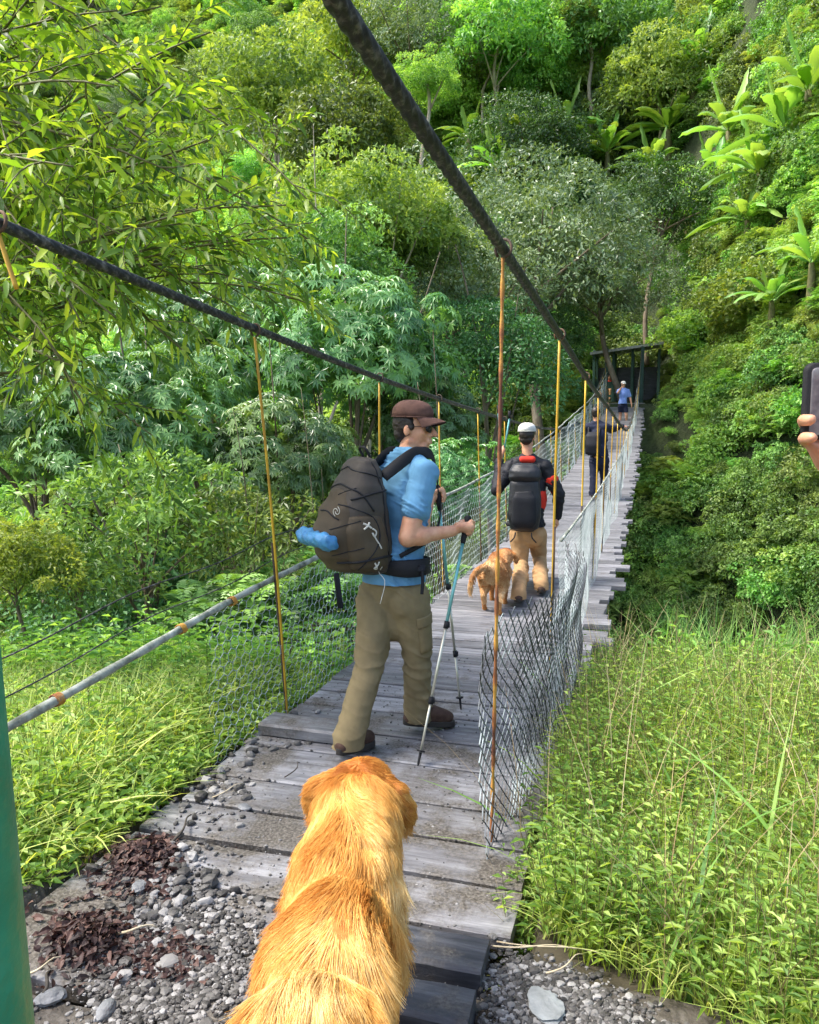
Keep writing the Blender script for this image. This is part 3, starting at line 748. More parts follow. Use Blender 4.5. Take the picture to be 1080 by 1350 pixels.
# --- banana plants
def hit(u, v):
    q = fwd + rt * (u - 540) / F - upv * (v - 675) / F; ds = np.arange(12, 180, .25); P = CAM + q * ds[:, None]
    k = np.argmax(ground(P[:, 0], P[:, 1]) > P[:, 2]); return ds[k]
def banana(u, v, d, s, label, nl=16):
    d = hit(u, v) - 4.0; s = s * d / (25 if u > 780 else 36); p = at(u, v, d); gz_ = float(ground(p[0], p[1])); s_h = min(max(p[2] - gz_, 1.7 * s), 2.1 * s); p[2] = gz_ + s_h; e = empty('banana_plant', p - A(0, 0, 1.8 * s)); tag(e, label, 'banana plant', 'banana plants on the upper slope')
    mb = MB(); mb.tube(np.stack([A(0, 0, 1.8 - s_h / s - .8), A(0, 0, 1.8 - s_h / s * .9), A(.03, 0, 1.5), A(0, 0, 1.8)]) * s, A(.16, .14, .11, .07) * s, 10); mb.obj('stem', M['barkgreen'], e)
    for k in range(nl):
        a = k * 2.4 + rng.random(); el = .35 + .8 * rng.random() if k > 2 else 1.3; Ln = s * (1.6 + .8 * rng.random()); W = s * .34
        nseg = 12; t = np.linspace(0, 1, nseg); h = A(math.cos(a), math.sin(a), 0)
        c = A(0, 0, 1.75 * s) + h * (Ln * t * math.cos(el))[:, None] + UP * (Ln * (t * math.sin(el) - (.55 if k > 1 else .1) * t * t))[:, None]
        tg = nrm(np.gradient(c, axis=0)); sd = nrm(np.cross(tg, UP + A(.01, 0, 0))); up_ = np.cross(sd, tg)
        wd = W * .5 * np.sin(np.clip((t - .08) / .92, 0, 1) * PI) ** .55 * (t > .1)
        G = []
        for f, lift in ((-1, -.18), (-.55, .12), (0, 0), (.55, .12), (1, -.18)):
            G.append(c + sd * (wd * f)[:, None] + up_ * (wd * lift)[:, None] + .02 * s * rng.normal(size=(nseg, 3)) * (abs(f) > .9))
        m2 = MB(); m2.grid(np.stack(G, 1), rnd=rng.random()); o = m2.obj('leaf', G3['banana'], e)
banana(1000, 250, 40, 1.25, 'tall banana plant with bright upright leaves near the right edge', 15)
banana(985, 290, 38, 1.0, 'lower banana plant in front of the tall one near the right edge')
banana(905, 285, 40, .95, 'banana plant left of the tall pair')
banana(1065, 130, 50, 1.3, 'banana plant high at the right edge')
banana(1035, 190, 48, 1.2, 'banana plant between the top right edge one and the tall pair')
banana(960, 180, 48, 1.1, 'banana plant on the upper slope left of the edge ones')
banana(880, 190, 50, 1.0, 'banana plant at the upper middle of the slope')
banana(745, 185, 52, 1.25, 'banana plant above the large grey crown', 14)
banana(690, 190, 50, 1.2, 'small banana plant left of the one above the grey crown')
banana(655, 235, 46, 1.2, 'banana plant in the dark gap right of the thick cable')
banana(618, 195, 48, 1.1, 'smallest banana plant just right of the thick cable')
banana(915, 110, 58, 1.0, 'highest banana plant in the light patch of the slope')
banana(1075, 240, 42, 1.1, 'banana plant cut by the right edge')
banana(860, 240, 42, .9, 'banana plant with drooping leaves below the middle of the slope')
banana(1020, 330, 42, .9, 'lowest banana plant above the right crest')
banana(800, 215, 42, .8, 'banana plant half hidden above the right shoulder of the grey crown')
banana(940, 235, 42, .9, 'banana plant just left of the tall pair, half hidden')

# --- the hillside wood: one mass, instanced on points
def scatter(name, keys, P, S_, idx, label, kind='stuff'):
    src = bpy.data.collections.new(name + '_kinds')
    for j, k in enumerate(keys):
        cm = PR[k[0]][k[1]][0]
        o = bpy.data.objects.new('%02d_%s' % (j, k[0]), cm); src.objects.link(o)
    me = bpy.data.meshes.new(name); me.vertices.add(len(P)); me.vertices.foreach_set('co', np.asarray(P, float).ravel())
    a = me.attributes.new('scl', 'FLOAT', 'POINT'); a.data.foreach_set('value', np.asarray(S_, float))
    a = me.attributes.new('kid', 'INT', 'POINT'); a.data.foreach_set('value', np.asarray(idx, np.int32))
    a = me.attributes.new('rot', 'FLOAT_VECTOR', 'POINT')
    rr = np.stack([rng.normal(size=len(P)) * .15, rng.normal(size=len(P)) * .15, rng.random(len(P)) * 6.28], -1); a.data.foreach_set('vector', rr.ravel())
    o = link(name, me)
    ng = bpy.data.node_groups.new(name, 'GeometryNodeTree')
    ng.interface.new_socket('Geometry', in_out='INPUT', socket_type='NodeSocketGeometry'); ng.interface.new_socket('Geometry', in_out='OUTPUT', socket_type='NodeSocketGeometry')
    gi = ng.nodes.new('NodeGroupInput'); go_ = ng.nodes.new('NodeGroupOutput'); ip = ng.nodes.new('GeometryNodeInstanceOnPoints'); ci = ng.nodes.new('GeometryNodeCollectionInfo')
    ci.inputs['Collection'].default_value = src; ci.inputs['Separate Children'].default_value = True; ci.inputs['Reset Children'].default_value = True
    def na(nm, ty):
        x = ng.nodes.new('GeometryNodeInputNamedAttribute'); x.data_type = ty; x.inputs[0].default_value = nm; return [q for q in x.outputs if q.enabled and q.name == 'Attribute'][0]
    ip.inputs['Pick Instance'].default_value = True
    ng.links.new(gi.outputs[0], ip.inputs['Points']); ng.links.new(ci.outputs[0], ip.inputs['Instance'])
    ng.links.new(na('kid', 'INT'), ip.inputs['Instance Index']); ng.links.new(na('scl', 'FLOAT'), ip.inputs['Scale']); ng.links.new(na('rot', 'FLOAT_VECTOR'), ip.inputs['Rotation'])
    ng.links.new(ip.outputs[0], go_.inputs[0])
    md = o.modifiers.new('scatter', 'NODES'); md.node_group = ng
    return tag(o, label, kind=kind)

def inview(P, mu=160, mv=200):
    d = P - CAM; z = d @ fwd; u = 540 + F * (d @ rt) / z; v = 675 - F * (d @ upv) / z
    return (z > 1) & (u > -mu) & (u < 1080 + mu) & (v > -mv) & (v < 1350 + mv)
def jitter_grid(x0, x1, y0, y1, step):
    X_, Y_ = np.meshgrid(np.arange(x0, x1, step), np.arange(y0, y1, step)); X_ = X_.ravel() + rng.normal(size=X_.size) * step * .35; Y_ = Y_.ravel() + rng.normal(size=Y_.size) * step * .35
    return X_, Y_
# far wood
X_, Y_ = jitter_grid(-130, 32, 40, 135, 3.1)
Z_ = ground(X_, Y_); P = np.stack([X_, Y_, Z_], -1)
dist = np.hypot(X_, Y_)
keep = inview(P) & ~((np.abs(X_ + 1.3) < 4.5) & (Y_ < 50)) & ~((X_ > -3.5) & (Y_ < 63) & (Y_ > 41)); P = P[keep]
pn = noise3(P, .11, 2); pn2 = noise3(P + 50, .07, 2)
keys = [('broad', 0), ('broad', 1), ('broad', 2), ('lightt', 0), ('lightt', 1), ('lightt', 2), ('limet', 0), ('limet', 1), ('darkt', 0), ('darkt', 1), ('greyt', 0), ('greyt', 1), ('vine', 0), ('vinem', 0), ('whorl', 0)]
def pick(n):
    out = np.zeros(len(n), int)
    r = rng.random(len(n))
    for i in range(len(n)):
        v = n[i] + .35 * rng.normal()
        if v < -.45: c = [8, 9, 0, 1]
        elif v < .0: c = [0, 1, 2, 13, 10]
        elif v < .45: c = [3, 4, 5, 12, 2]
        else: c = [6, 7, 3, 12]
        out[i] = c[int(r[i] * len(c))]
    return out
S_ = (.55 + .5 * rng.random(len(P))) * (1 + .2 * pn2)
big = rng.random(len(P)) < .25; S_[big] *= 1.35
P[:, 2] += 1.2 * S_ + np.where(big, 1.8, 0)
scatter('hillside_wood', keys, P, S_, pick(pn + .15), 'dense green jungle covering the steep far hillside')
X_, Y_ = jitter_grid(-100, 26, 38, 125, 2.0); Z_ = ground(X_, Y_); Pu = np.stack([X_, Y_, Z_], -1); Pu = Pu[inview(Pu) & ~((np.abs(X_ + 1.0) < 3.0) & (Y_ < 46.8))]
Pu[:, 2] += .5; nu_ = noise3(Pu, .13, 2) + .3 * rng.normal(size=len(Pu)); ru = rng.random(len(Pu))
iu = np.where(nu_ < -.2, np.array([1, 1, 4])[(ru * 3).astype(int)], np.where(nu_ < .4, np.array([0, 1, 2, 5])[(ru * 4).astype(int)], np.array([0, 2, 3, 5])[(ru * 4).astype(int)]))
su = .8 + .7 * rng.random(len(Pu)); su[iu == 3] *= .6; su[(Pu[:, 0] > -4) & (Pu[:, 1] < 64)] *= .72
scatter('hillside_brush', [('vine', 0), ('vinem', 0), ('fern', 0), ('limet', 1), ('vinem', 1), ('fern', 1)], Pu, su, iu, 'bright green brush and creepers filling the hillside between the trees')
# lower ravine, both banks and the wall right of the bridge
X_, Y_ = jitter_grid(-45, 14, 9, 46, 1.25)
Z_ = ground(X_, Y_); P = np.stack([X_, Y_, Z_], -1)
clear = (np.abs(X_ - XC) < 1.9 + .0 * Y_) & (Z_ > zdeck(Y_) - 3.2) & (Y_ < 41)
hutc = (np.abs(X_ + 1.0) < 2.6) & (Y_ > 37.0) & (Y_ < 46)
keep = inview(P) & ~clear & ~hutc
P = P[keep]; pn = noise3(P, .3, 2)
k2 = [('vine', 0), ('vine', 1), ('vinem', 0), ('vinem', 1), ('fern', 0), ('fern', 1), ('fernm', 0), ('shrub', 0), ('shrub', 1), ('blades', 0), ('limet', 0), ('darkt', 0), ('whorl', 0), ('whorl', 1), ('greyt', 1)]
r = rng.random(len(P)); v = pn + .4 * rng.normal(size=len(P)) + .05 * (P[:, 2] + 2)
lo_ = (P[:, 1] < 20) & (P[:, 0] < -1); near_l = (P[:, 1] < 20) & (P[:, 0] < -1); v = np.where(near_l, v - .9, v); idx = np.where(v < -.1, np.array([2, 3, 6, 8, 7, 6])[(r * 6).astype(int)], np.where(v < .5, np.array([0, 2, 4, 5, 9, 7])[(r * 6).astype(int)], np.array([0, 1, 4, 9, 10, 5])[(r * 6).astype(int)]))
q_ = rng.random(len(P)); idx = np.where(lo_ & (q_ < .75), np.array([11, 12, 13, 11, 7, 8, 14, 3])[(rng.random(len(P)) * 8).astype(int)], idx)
S_ = .42 + .38 * rng.random(len(P)); S_[idx == 10] *= .55; S_[(idx >= 11)] *= .85; S_[lo_ & (q_ < .12)] *= 1.5; S_[lo_ & (q_ > .6)] *= .7
S_ = np.where((np.abs(P[:, 0] - XC) < 3.5) & (P[:, 2] > zdeck(P[:, 1]) - 3.5), S_ * .6, S_)
P[:, 2] += .35 * S_
# closer planting on the steep wall right of the bridge
X2, Y2 = jitter_grid(-7, 12, 22, 52, .62); Q2 = np.stack([X2, Y2, ground(X2, Y2)], -1)
c2 = (np.abs(X2 - XC) < 1.7) & (Q2[:, 2] > zdeck(Y2) - 1.6); h2 = (np.abs(X2 + 1.1) < 2.0) & (Y2 > 38.0) & (Y2 < 46)
Q2 = Q2[inview(Q2) & ~c2 & ~h2 & (X2 > -6 + 0 * Y2)]; n2_ = noise3(Q2, .45, 3) + .3 * rng.normal(size=len(Q2)) + .09 * (Q2[:, 2] + 1); r2_ = rng.random(len(Q2))
i2 = np.where(n2_ < -.1, np.array([2, 3, 6, 8, 7, 9])[(r2_ * 6).astype(int)], np.where(n2_ < .5, np.array([0, 2, 4, 5, 9, 3])[(r2_ * 6).astype(int)], np.array([0, 1, 4, 9, 5, 10])[(r2_ * 6).astype(int)]))
s2_ = .38 + .38 * rng.random(len(Q2)); s2_[i2 == 10] *= .6; s2_ = np.where((np.abs(Q2[:, 0] - XC) < 3.2) & (Q2[:, 2] > zdeck(Q2[:, 1]) - 2.), s2_ * .55, s2_)
Q2[:, 1] -= .25; Q2[:, 2] += .15
P = np.concatenate([P, Q2]); S_ = np.concatenate([S_, s2_]); idx = np.concatenate([idx, i2])
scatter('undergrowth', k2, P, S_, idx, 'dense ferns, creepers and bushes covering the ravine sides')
# --- overhanging tree on the left
tr = empty('tree', (-7.0, 4.2, float(ground(-7., 4.2)) - .1)); tag(tr, 'overhanging tree with long narrow yellow green leaves reaching in from the upper left', 'tree')
g = np.random.default_rng(21)
tb = MB(); lb = MB(); T0 = tr.location
tbase = A(*tr.location); ttop = A(-6.3, 4.9, 6.2)
tt = np.linspace(0, 1, 20)[:, None]; TP = tbase + (ttop - tbase) * tt + A(.15, .1, 0) * np.sin(tt * 4)
tb.tube(TP, np.linspace(.17, .06, 20), 12)
ends = [(430, 345, 4.6), (415, 270, 4.4), (375, 250, 4.0), (340, 170, 4.3), (270, 60, 4.1), (230, 90, 3.6), (150, 30, 3.9), (180, -60, 4.3), (60, -60, 3.6), (90, 120, 3.2),
        (400, 400, 4.9), (340, 430, 4.6), (270, 470, 4.2), (210, 420, 3.7), (140, 470, 4.2), (60, 420, 3.5), (200, 560, 4.6), (60, 580, 4.4), (20, 300, 3.1), (300, 330, 4.2),
        (240, 270, 3.6), (160, 230, 3.3), (150, 340, 3.6), (320, 240, 4.6), (60, 200, 3.7), (360, 330, 4.2), (100, 520, 3.9), (20, 500, 3.5), (250, 370, 4.4), (200, 150, 4.2), (130, 100, 4.6), (30, 60, 4.2),
        (350, 380, 5.2), (290, 130, 4.9), (240, 200, 5.0), (400, 300, 5.2), (80, 260, 4.6), (180, 290, 4.8), (10, 150, 4.8), (260, 310, 5.1), (110, 390, 4.9), (40, 20, 3.4), (210, 20, 4.9), (310, 290, 3.7), (170, 180, 4.9), (120, -20, 4.9), (90, 60, 3.8)]
LP, LD, LN, LR_ = [], [], [], []
def limb(a, b, r0, r1, sag, n=14):
    t = np.linspace(0, 1, n)[:, None]; d = b - a; L = np.linalg.norm(d)
    ph = g.random() * 6
    return a + d * t + UP * (sag * L * 4 * t * (1 - t)) + nrm(np.cross(d, UP)) * (.05 * L * np.sin(t * 5 + ph)) + UP * (.02 * L * np.sin(t * 9 + ph))
def twig_leaves(Q, n, Lm):
    """alternate leaves along twig Q"""
    t = np.linspace(.12, 1, n); i = t * (len(Q) - 1); i0 = np.clip(i.astype(int), 0, len(Q) - 2); f = (i - i0)[:, None]
    p = Q[i0] * (1 - f) + Q[i0 + 1] * f; tg = nrm(Q[i0 + 1] - Q[i0])
    ang = np.arange(n) * 2.5 + g.random() * 6
    s1 = nrm(np.cross(tg, UP + g.normal(size=3) * .2)); s2 = np.cross(s1, tg)
    side = s1 * np.cos(ang)[:, None] + s2 * np.sin(ang)[:, None] * .55
    LP.append(p); LD.append(nrm(side * .8 + tg * .75 + UP * (.15 - .5 * g.random((n, 1))) + g.normal(size=(n, 3)) * .18)); LN.append(nrm(UP * .8 + g.normal(size=(n, 3)) * .5)); LR_.append(Lm * (.6 + .6 * g.random(n)))
for (u, v, d) in ends:
    b = at(u, v, d); k = int(6 + g.random() * 13); a = TP[k]
    Q = limb(a, b, 0, 0, .04 + .05 * g.random(), 22); tb.tube(Q, np.linspace(.022, .004, 22), 6)
    for s_ in np.arange(.34, 1., .036):
        q0 = Q[int(s_ * 21)]; tg = nrm(Q[min(21, int(s_ * 21) + 1)] - Q[int(s_ * 21) - 1])
        dr = nrm(tg * .8 + g.normal(size=3) * .75 + A(0, 0, .1)); Ln = (.25 + .4 * g.random())
        Q2 = limb(q0, q0 + dr * Ln, 0, 0, .05, 8); Q2[:, 2] -= np.linspace(0, 1, 8) ** 2 * .08
        tb.tube(Q2, np.linspace(.0045, .0015, 8), 4)
        twig_leaves(Q2, int(Ln / .021), .095)
    twig_leaves(Q[14:], 22, .11)
LP, LD, LN, LR_ = map(np.concatenate, (LP, LD, LN, LR_))
leaves(lb, LP, LD, LN, LR_, LR_ * .27, hi=True, droop=.22)
print('near tree leaves', len(LP))
for mb, n_, m_ in ((tb, 'trunk', M['barkgreen']), (lb, 'crown', G3['yel'])):
    o = mb.obj(n_, m_, tr); o.matrix_parent_inverse = Matrix.Translation(-Vector(T0))
M['dummy'] = None

# --- grass and weeds on the near bank
def blades(mb, P, hgt, W, lean, n_seg=4, rnd=None, sdir=None):
    n = len(P); a = rng.random(n) * 6.28; h = np.stack([np.cos(a), np.sin(a), 0 * a], -1)
    if sdir is not None: h = nrm(h + sdir)
    sd = nrm(np.stack([-h[:, 1], h[:, 0], 0 * a], -1) + rng.normal(size=(n, 3)) * .3)
    pts = []; ts = np.linspace(0, 1, n_seg + 1)
    for t in ts:
        c = P + UP * (hgt * (t - .45 * lean * t * t))[:, None] + h * (hgt * lean * t ** 1.7)[:, None]
        ww = (W * (1 - t ** 2.2) * .5 + .0003)[:, None] if np.ndim(W) else W * (1 - t ** 2.2) * .5 + .0003
        pts += [c + sd * ww, c - sd * ww]
    V = np.stack(pts, 1).reshape(-1, 3); m = 2 * (n_seg + 1); b = np.arange(n)[:, None] * m
    Fq = np.concatenate([b + np.array([[2 * i, 2 * i + 1, 2 * i + 3, 2 * i + 2]]) for i in range(n_seg)])
    mb.add(V, Fq, rnd=np.tile(rng.random(n) if rnd is None else rnd, n_seg))
    return h
def weedstems(mb, sb, P, hgt, leafL, leafW, nl=7, lean=.35):
    """little upright stems with leaves along them"""
    n = len(P); a = rng.random(n) * 6.28; h = np.stack([np.cos(a), np.sin(a), 0 * a], -1) * (lean * rng.random(n))[:, None]
    rr = rng.random(n)
    tip = P + UP * hgt[:, None] + h * hgt[:, None]
    sb.wires(P, tip, .0011)
    for j in range(nl):
        t = .25 + .75 * (j + rng.random(n) * .6) / nl; p = P + (tip - P) * t[:, None]
        b = a + j * 2.4; D = np.stack([np.cos(b), np.sin(b), .25 + .5 * rng.random(n)], -1)
        leaves(mb, p, D, nrm(UP + rng.normal(size=(n, 3)) * .35), leafL * (.6 + .7 * rng.random(n)) * (1.15 - .4 * t), leafW * (.7 + .5 * rng.random(n)), rnd=np.clip(rr + rng.normal(size=n) * .15, 0, 1), droop=.3, hi=False)
def pts_in(n, x0, x1, y0, y1, f):
    x = x0 + (x1 - x0) * rng.random(n); y = y0 + (y1 - y0) * rng.random(n); k = f(x, y); x, y = x[k], y[k]
    return np.stack([x, y, ground(x, y)], -1)
# right side: edge of the grass runs from the mesh foot down to the right
redge = lambda x, y: (x > -.42 + .13 * noise3(np.stack([x * 0, y, y * 0], -1), 5, 2)) & (y > 2.5 - .62 * (x + .42) + .12 * noise3(np.stack([x, y * 0, y * 0], -1), 6, 2)) & (x < .32 * y + .6)
ga = MB(); st = MB(); wd = MB()
P = pts_in(72000, -.5, 2.6, 1.1, 6.1, redge)
hm = (.27 + .30 * rng.random(len(P))) * (.5 + .5 * sm(0, .7, np.minimum(P[:, 0] + .5, (P[:, 1] - 2.4 + .62 * (P[:, 0] + .42)) * 1.0))) * (1 + .25 * noise3(P, 2.2, 2))
blades(ga, P, hm, .0052 * (.5 + rng.random(len(P))), .25 + .8 * rng.random(len(P)))
P2 = P[rng.random(len(P)) < .25]; weedstems(wd, st, P2, (.18 + .34 * rng.random(len(P2))) * (1 + .2 * noise3(P2, 2.2, 2)), .055, .013, 10)
P3 = P[rng.random(len(P)) < .018]; n3 = len(P3); rr = .6 + .35 * rng.random(n3)
dry = MB(); blades(dry, P3, rr, .0032, .15 + .5 * rng.random(n3), 5)
P4 = P[(rng.random(len(P)) < .05)]
a = rng.random(len(P4)) * 6.28; tipz = P4 + UP * (.45 + .35 * rng.random(len(P4)))[:, None]
for o_, n_, m_, lb_ in ((ga, 'grass', G3['grass'], 'tall bright grass on the right bank beside the mesh'), (wd, 'weeds', G3['weed'], 'small leafy weeds among the tall grass on the right bank'), (dry, 'dry_grass', G3['straw'], 'thin dry grass stalks standing in the right bank')):
    tag(o_.obj(n_, m_, None, False), lb_, kind='stuff')
# big glossy blades and few large leaved weeds in front
bl = MB(); P5 = pts_in(260, -.4, 2.4, 1.6, 6.2, redge); blades(bl, P5, .45 + .4 * rng.random(len(P5)), .016 + 0 * P5[:, 0], .5 + .5 * rng.random(len(P5)), 6)
tag(bl.obj('broad_grass', G3['weed'], None, False), 'broader arching grass blades on the right bank', kind='stuff')
# left bank: low leafy weeds
ledge = lambda x, y: (x < -1.97 - .3 * sm(2.3, 1.6, y) + .07 * noise3(np.stack([x * 0, y, y * 0], -1), 6, 2)) & (y > 1.75 + .3 * noise3(np.stack([x, 0 * y, 0 * y], -1), 3, 2)) & (x > -1.02 * y - 1.2)
P = pts_in(62000, -8.0, -1.9, 1.2, 6.4, ledge)
wl = MB(); gl = MB(); sl_ = MB()
k = rng.random(len(P)); Pw = P[k < .26]; Pg_ = P[k >= .26]
ed = lambda Q: .45 + .55 * sm(0, .6, -(Q[:, 0] + 2.0))
weedstems(wl, sl_, Pw, (.12 + .24 * rng.random(len(Pw)) ** 1.5) * ed(Pw) * (1 + .3 * noise3(Pw, 2, 2)), .075, .024, 7)
blades(gl, Pg_, (.16 + .34 * rng.random(len(Pg_)) ** 1.3) * ed(Pg_) * (1 + .3 * noise3(Pg_, 2, 2)), .009 * (.6 + .8 * rng.random(len(Pg_))), .4 + .8 * rng.random(len(Pg_)))
tag(wl.obj('ground_cover', G3['weed'], None, False), 'low leafy weeds covering the left bank beside the planks', kind='stuff')
tag(gl.obj('grass', G3['grass'], None, False), 'short grass among the weeds on the left bank', kind='stuff')
for s_, lb_ in ((st, 'thin green weed stems on the right bank'), (sl_, 'thin green weed stems on the left bank')):
    tag(s_.obj('weed_stems', M['barkgreen'], None, False), lb_, kind='stuff')
# taller leafy plants at the brink on the left, and on the right edge
br_ = MB(); bs = MB(); Pb = pts_in(420, -6.5, -2.0, 4.8, 6.3, lambda x, y: x > -1.0 * y - .5); weedstems(br_, bs, Pb, .2 + .42 * rng.random(len(Pb)), .13, .032, 9)
Pb = pts_in(1500, .0, 2.0, 4.8, 6.2, lambda x, y: x > -1); blades(br_, Pb, .45 + .4 * rng.random(len(Pb)), .005 + 0 * Pb[:, 0], .6 * rng.random(len(Pb)) + .1, 5)
Pb = pts_in(120, .0, 2.0, 4.8, 6.0, lambda x, y: x > -1); weedstems(br_, bs, Pb, .3 + .3 * rng.random(len(Pb)), .12, .025, 8)
tag(br_.obj('weeds', G3['light'], None, False), 'taller lance leaved weeds along the brink of the ravine', kind='stuff')
tag(bs.obj('weed_stems', M['barkgreen'], None, False), 'stems of the tall weeds along the brink', kind='stuff')

# --- stones, litter, sticks
def ico():
    t = (1 + 5 ** .5) / 2
    V = nrm(A(*[(-1, t, 0), (1, t, 0), (-1, -t, 0), (1, -t, 0), (0, -1, t), (0, 1, t), (0, -1, -t), (0, 1, -t), (t, 0, -1), (t, 0, 1), (-t, 0, -1), (-t, 0, 1)]))
    F_ = np.array([(0, 11, 5), (0, 5, 1), (0, 1, 7), (0, 7, 10), (0, 10, 11), (1, 5, 9), (5, 11, 4), (11, 10, 2), (10, 7, 6), (7, 1, 8), (3, 9, 4), (3, 4, 2), (3, 2, 6), (3, 6, 8), (3, 8, 9), (4, 9, 5), (2, 4, 11), (6, 2, 10), (8, 6, 7), (9, 8, 1)])
    return V, F_
def subd(V, F_):
    E = {}; V = list(V); out = []
    def mid(a, b):
        k = (min(a, b), max(a, b))
        if k not in E: E[k] = len(V); V.append(nrm((V[a] + V[b]) / 2))
        return E[k]
    for a, b, c in F_: ab, bc, ca = mid(a, b), mid(b, c), mid(c, a); out += [(a, ab, ca), (b, bc, ab), (c, ca, bc), (ab, bc, ca)]
    return np.array(V), np.array(out)
I0 = ico(); I1 = subd(*I0)
stone = leafmat('gravel_stone', (.03, .027, .024), (.11, .103, .096), (.30, .29, .28), 0, .6, 0)
stone.node_tree.nodes['Mix Shader'].inputs[0].default_value = 0
def stones(mb, P, r):
    V0, F0 = I1; n = len(P); nv = len(V0)
    sc_ = (.55 + .9 * rng.random((n, 1, 3))) * A(1, 1, .6); V = V0[None] * sc_
    V = np.sign(V) * np.abs(V) ** .8 * (1 + .35 * np.stack([noise3(V0 * 1.7 + rng.normal(size=3) * 5, 1.4, 2) for _ in range(n)])[..., None])
    a = rng.random(n) * 6.28; c, s_ = np.cos(a), np.sin(a)
    X2 = V[..., 0] * c[:, None] - V[..., 1] * s_[:, None]; Y2 = V[..., 0] * s_[:, None] + V[..., 1] * c[:, None]
    V = np.stack([X2, Y2, V[..., 2]], -1) * r[:, None, None] + P[:, None]
    Fx = (F0[None] + (np.arange(n) * nv)[:, None, None]).reshape(-1, 3)
    mb.add(V.reshape(-1, 3), Fx, rnd=np.repeat(rng.random(n) ** 1.5, len(F0)))
def px_pts(n, poly_f):
    out = []
    return out
gs = MB()
Q = np.column_stack([-3.2 + 2.9 * rng.random(6500), .85 + 1.5 * rng.random(6500)]); Q = Q[~((Q[:, 0] > XL) & (Q[:, 1] > 1.76))]; rs = .0018 + .0065 * rng.random(len(Q)) ** 3; stones(gs, np.column_stack([Q, pathz(Q[:, 0], Q[:, 1]) + rs * .3]), rs)
# landing gravel: dense, bottom left and right of the beams
def tri_pts(n, corners, z=0.):
    c = np.array([atz(u, v, z)[:2] for u, v in corners]); m = len(c)
    out = []
    while len(out) < n:
        wv = rng.dirichlet(np.ones(m) * .7, 400); out += list(wv @ c)
    return np.array(out[:n])
Q = tri_pts(14000, [(20, 1250), (150, 1120), (250, 1130), (420, 1170), (420, 1350), (20, 1500), (330, 1500), (200, 1240), (120, 1350), (400, 1240)])
Q = Q[(Q[:, 0] > -3)]
rs = .0028 + .0085 * rng.random(len(Q)) ** 3; big = rng.random(len(Q)) < .02; rs[big] *= 1.8
kp = ~((Q[:, 0] > XL) & (Q[:, 1] > 1.79)) | (rng.random(len(Q)) < .33); Q, rs = Q[kp], rs[kp]; on = (Q[:, 0] > XL) & (Q[:, 1] > 1.79)
z = np.where(on, 0, pathz(Q[:, 0], Q[:, 1])); stones(gs, np.column_stack([Q, z + rs * .3]), rs)
Q = tri_pts(4200, [(600, 1270), (640, 1230), (760, 1260), (900, 1330), (1000, 1420), (600, 1450), (640, 1340)])
rs = .003 + .009 * rng.random(len(Q)) ** 4; stones(gs, np.column_stack([Q, pathz(Q[:, 0], Q[:, 1]) + rs * .3]), rs)
tag(gs.obj('gravel', stone, None, False), 'loose grey gravel on the landing at the near end', kind='stuff')
g2 = MB()
# heaps on the left edge of the near planks, and grit over them
for (c, n, sg, rmx) in (((290, 1030), 90, 26, .02), ((225, 1140), 110, 40, .02), ((400, 965), 45, 22, .018), ((240, 1180), 120, 40, .018), ((330, 990), 40, 20, .018), ((280, 1060), 60, 30, .015)):
    uv = np.array(c) + rng.normal(size=(n, 2)) * A(sg, sg * .55); Q = np.array([atz(u, v, .0)[:2] for u, v in uv])
    Q = Q[(Q[:, 0] > XL - .06) & (Q[:, 1] > 1.8)]; rs = .005 + rmx * rng.random(len(Q)) ** 2
    stones(g2, np.column_stack([Q, zdeck(Q[:, 1]) + rs * .35]), rs)
n = 4200; Q = np.column_stack([XL + .02 + (XR - XL - .1) * rng.random(n) ** 1.0, 1.82 + 3.6 * rng.random(n) ** 1.8]); rs = .0015 + .0045 * rng.random(n) ** 3
stones(g2, np.column_stack([Q, zdeck(Q[:, 1]) + rs * .3]), rs)
tag(g2.obj('gravel', stone, None, False), 'scattered pebbles and grit lying on the near planks', kind='stuff')
def rock(u, v, r, flat, label, m, seed):
    p = atz(u, v, 0); V, F_ = subd(*subd(*I0)); V = V * (1 + .25 * noise3(V * 1.3 + seed * 3.3, 1.5, 3))[:, None] * A(1.25, .85, flat)
    mb = MB(); mb.add(V * r, F_, rnd=.5); o = mb.obj('stone', m, None, False); z0 = float(pathz(np.array(p[0]), np.array(p[1]))) if p[1] < 1.79 or p[0] > XR else 0.; o.location = (p[0], p[1], z0 + r * flat * .45); o.rotation_euler = (.05, .05, seed); tag(o, label, 'stone')
M['pale_stone'] = mat('pale_stone', [(.3, (.17, .18, .18)), (.7, (.32, .34, .34))], .7, 14, bump=.5)
M['grey_stone'] = mat('grey_stone', [(.3, (.08, .085, .09)), (.7, (.2, .205, .215))], .65, 18, bump=.5)
rock(722, 1328, .06, .22, 'flat pale stone in the gravel right of the dark beams', M['pale_stone'], 1.9)
rock(185, 1172, .03, .5, 'rounded grey stone below the brown leaf pile', M['grey_stone'], 2)
rock(410, 968, .03, .5, 'rounded stone beside the board under the yellow rod', M['grey_stone'], 3)
rock(68, 1322, .035, .5, 'largest grey stone near the green post', M['grey_stone'], 4)
rock(140, 1340, .03, .5, 'grey stone in the gravel at the bottom left', M['grey_stone'], 5)
rock(322, 1066, .025, .4, 'flat pebble alone on the near planks left of the dog\'s neck', M['grey_stone'], 6)
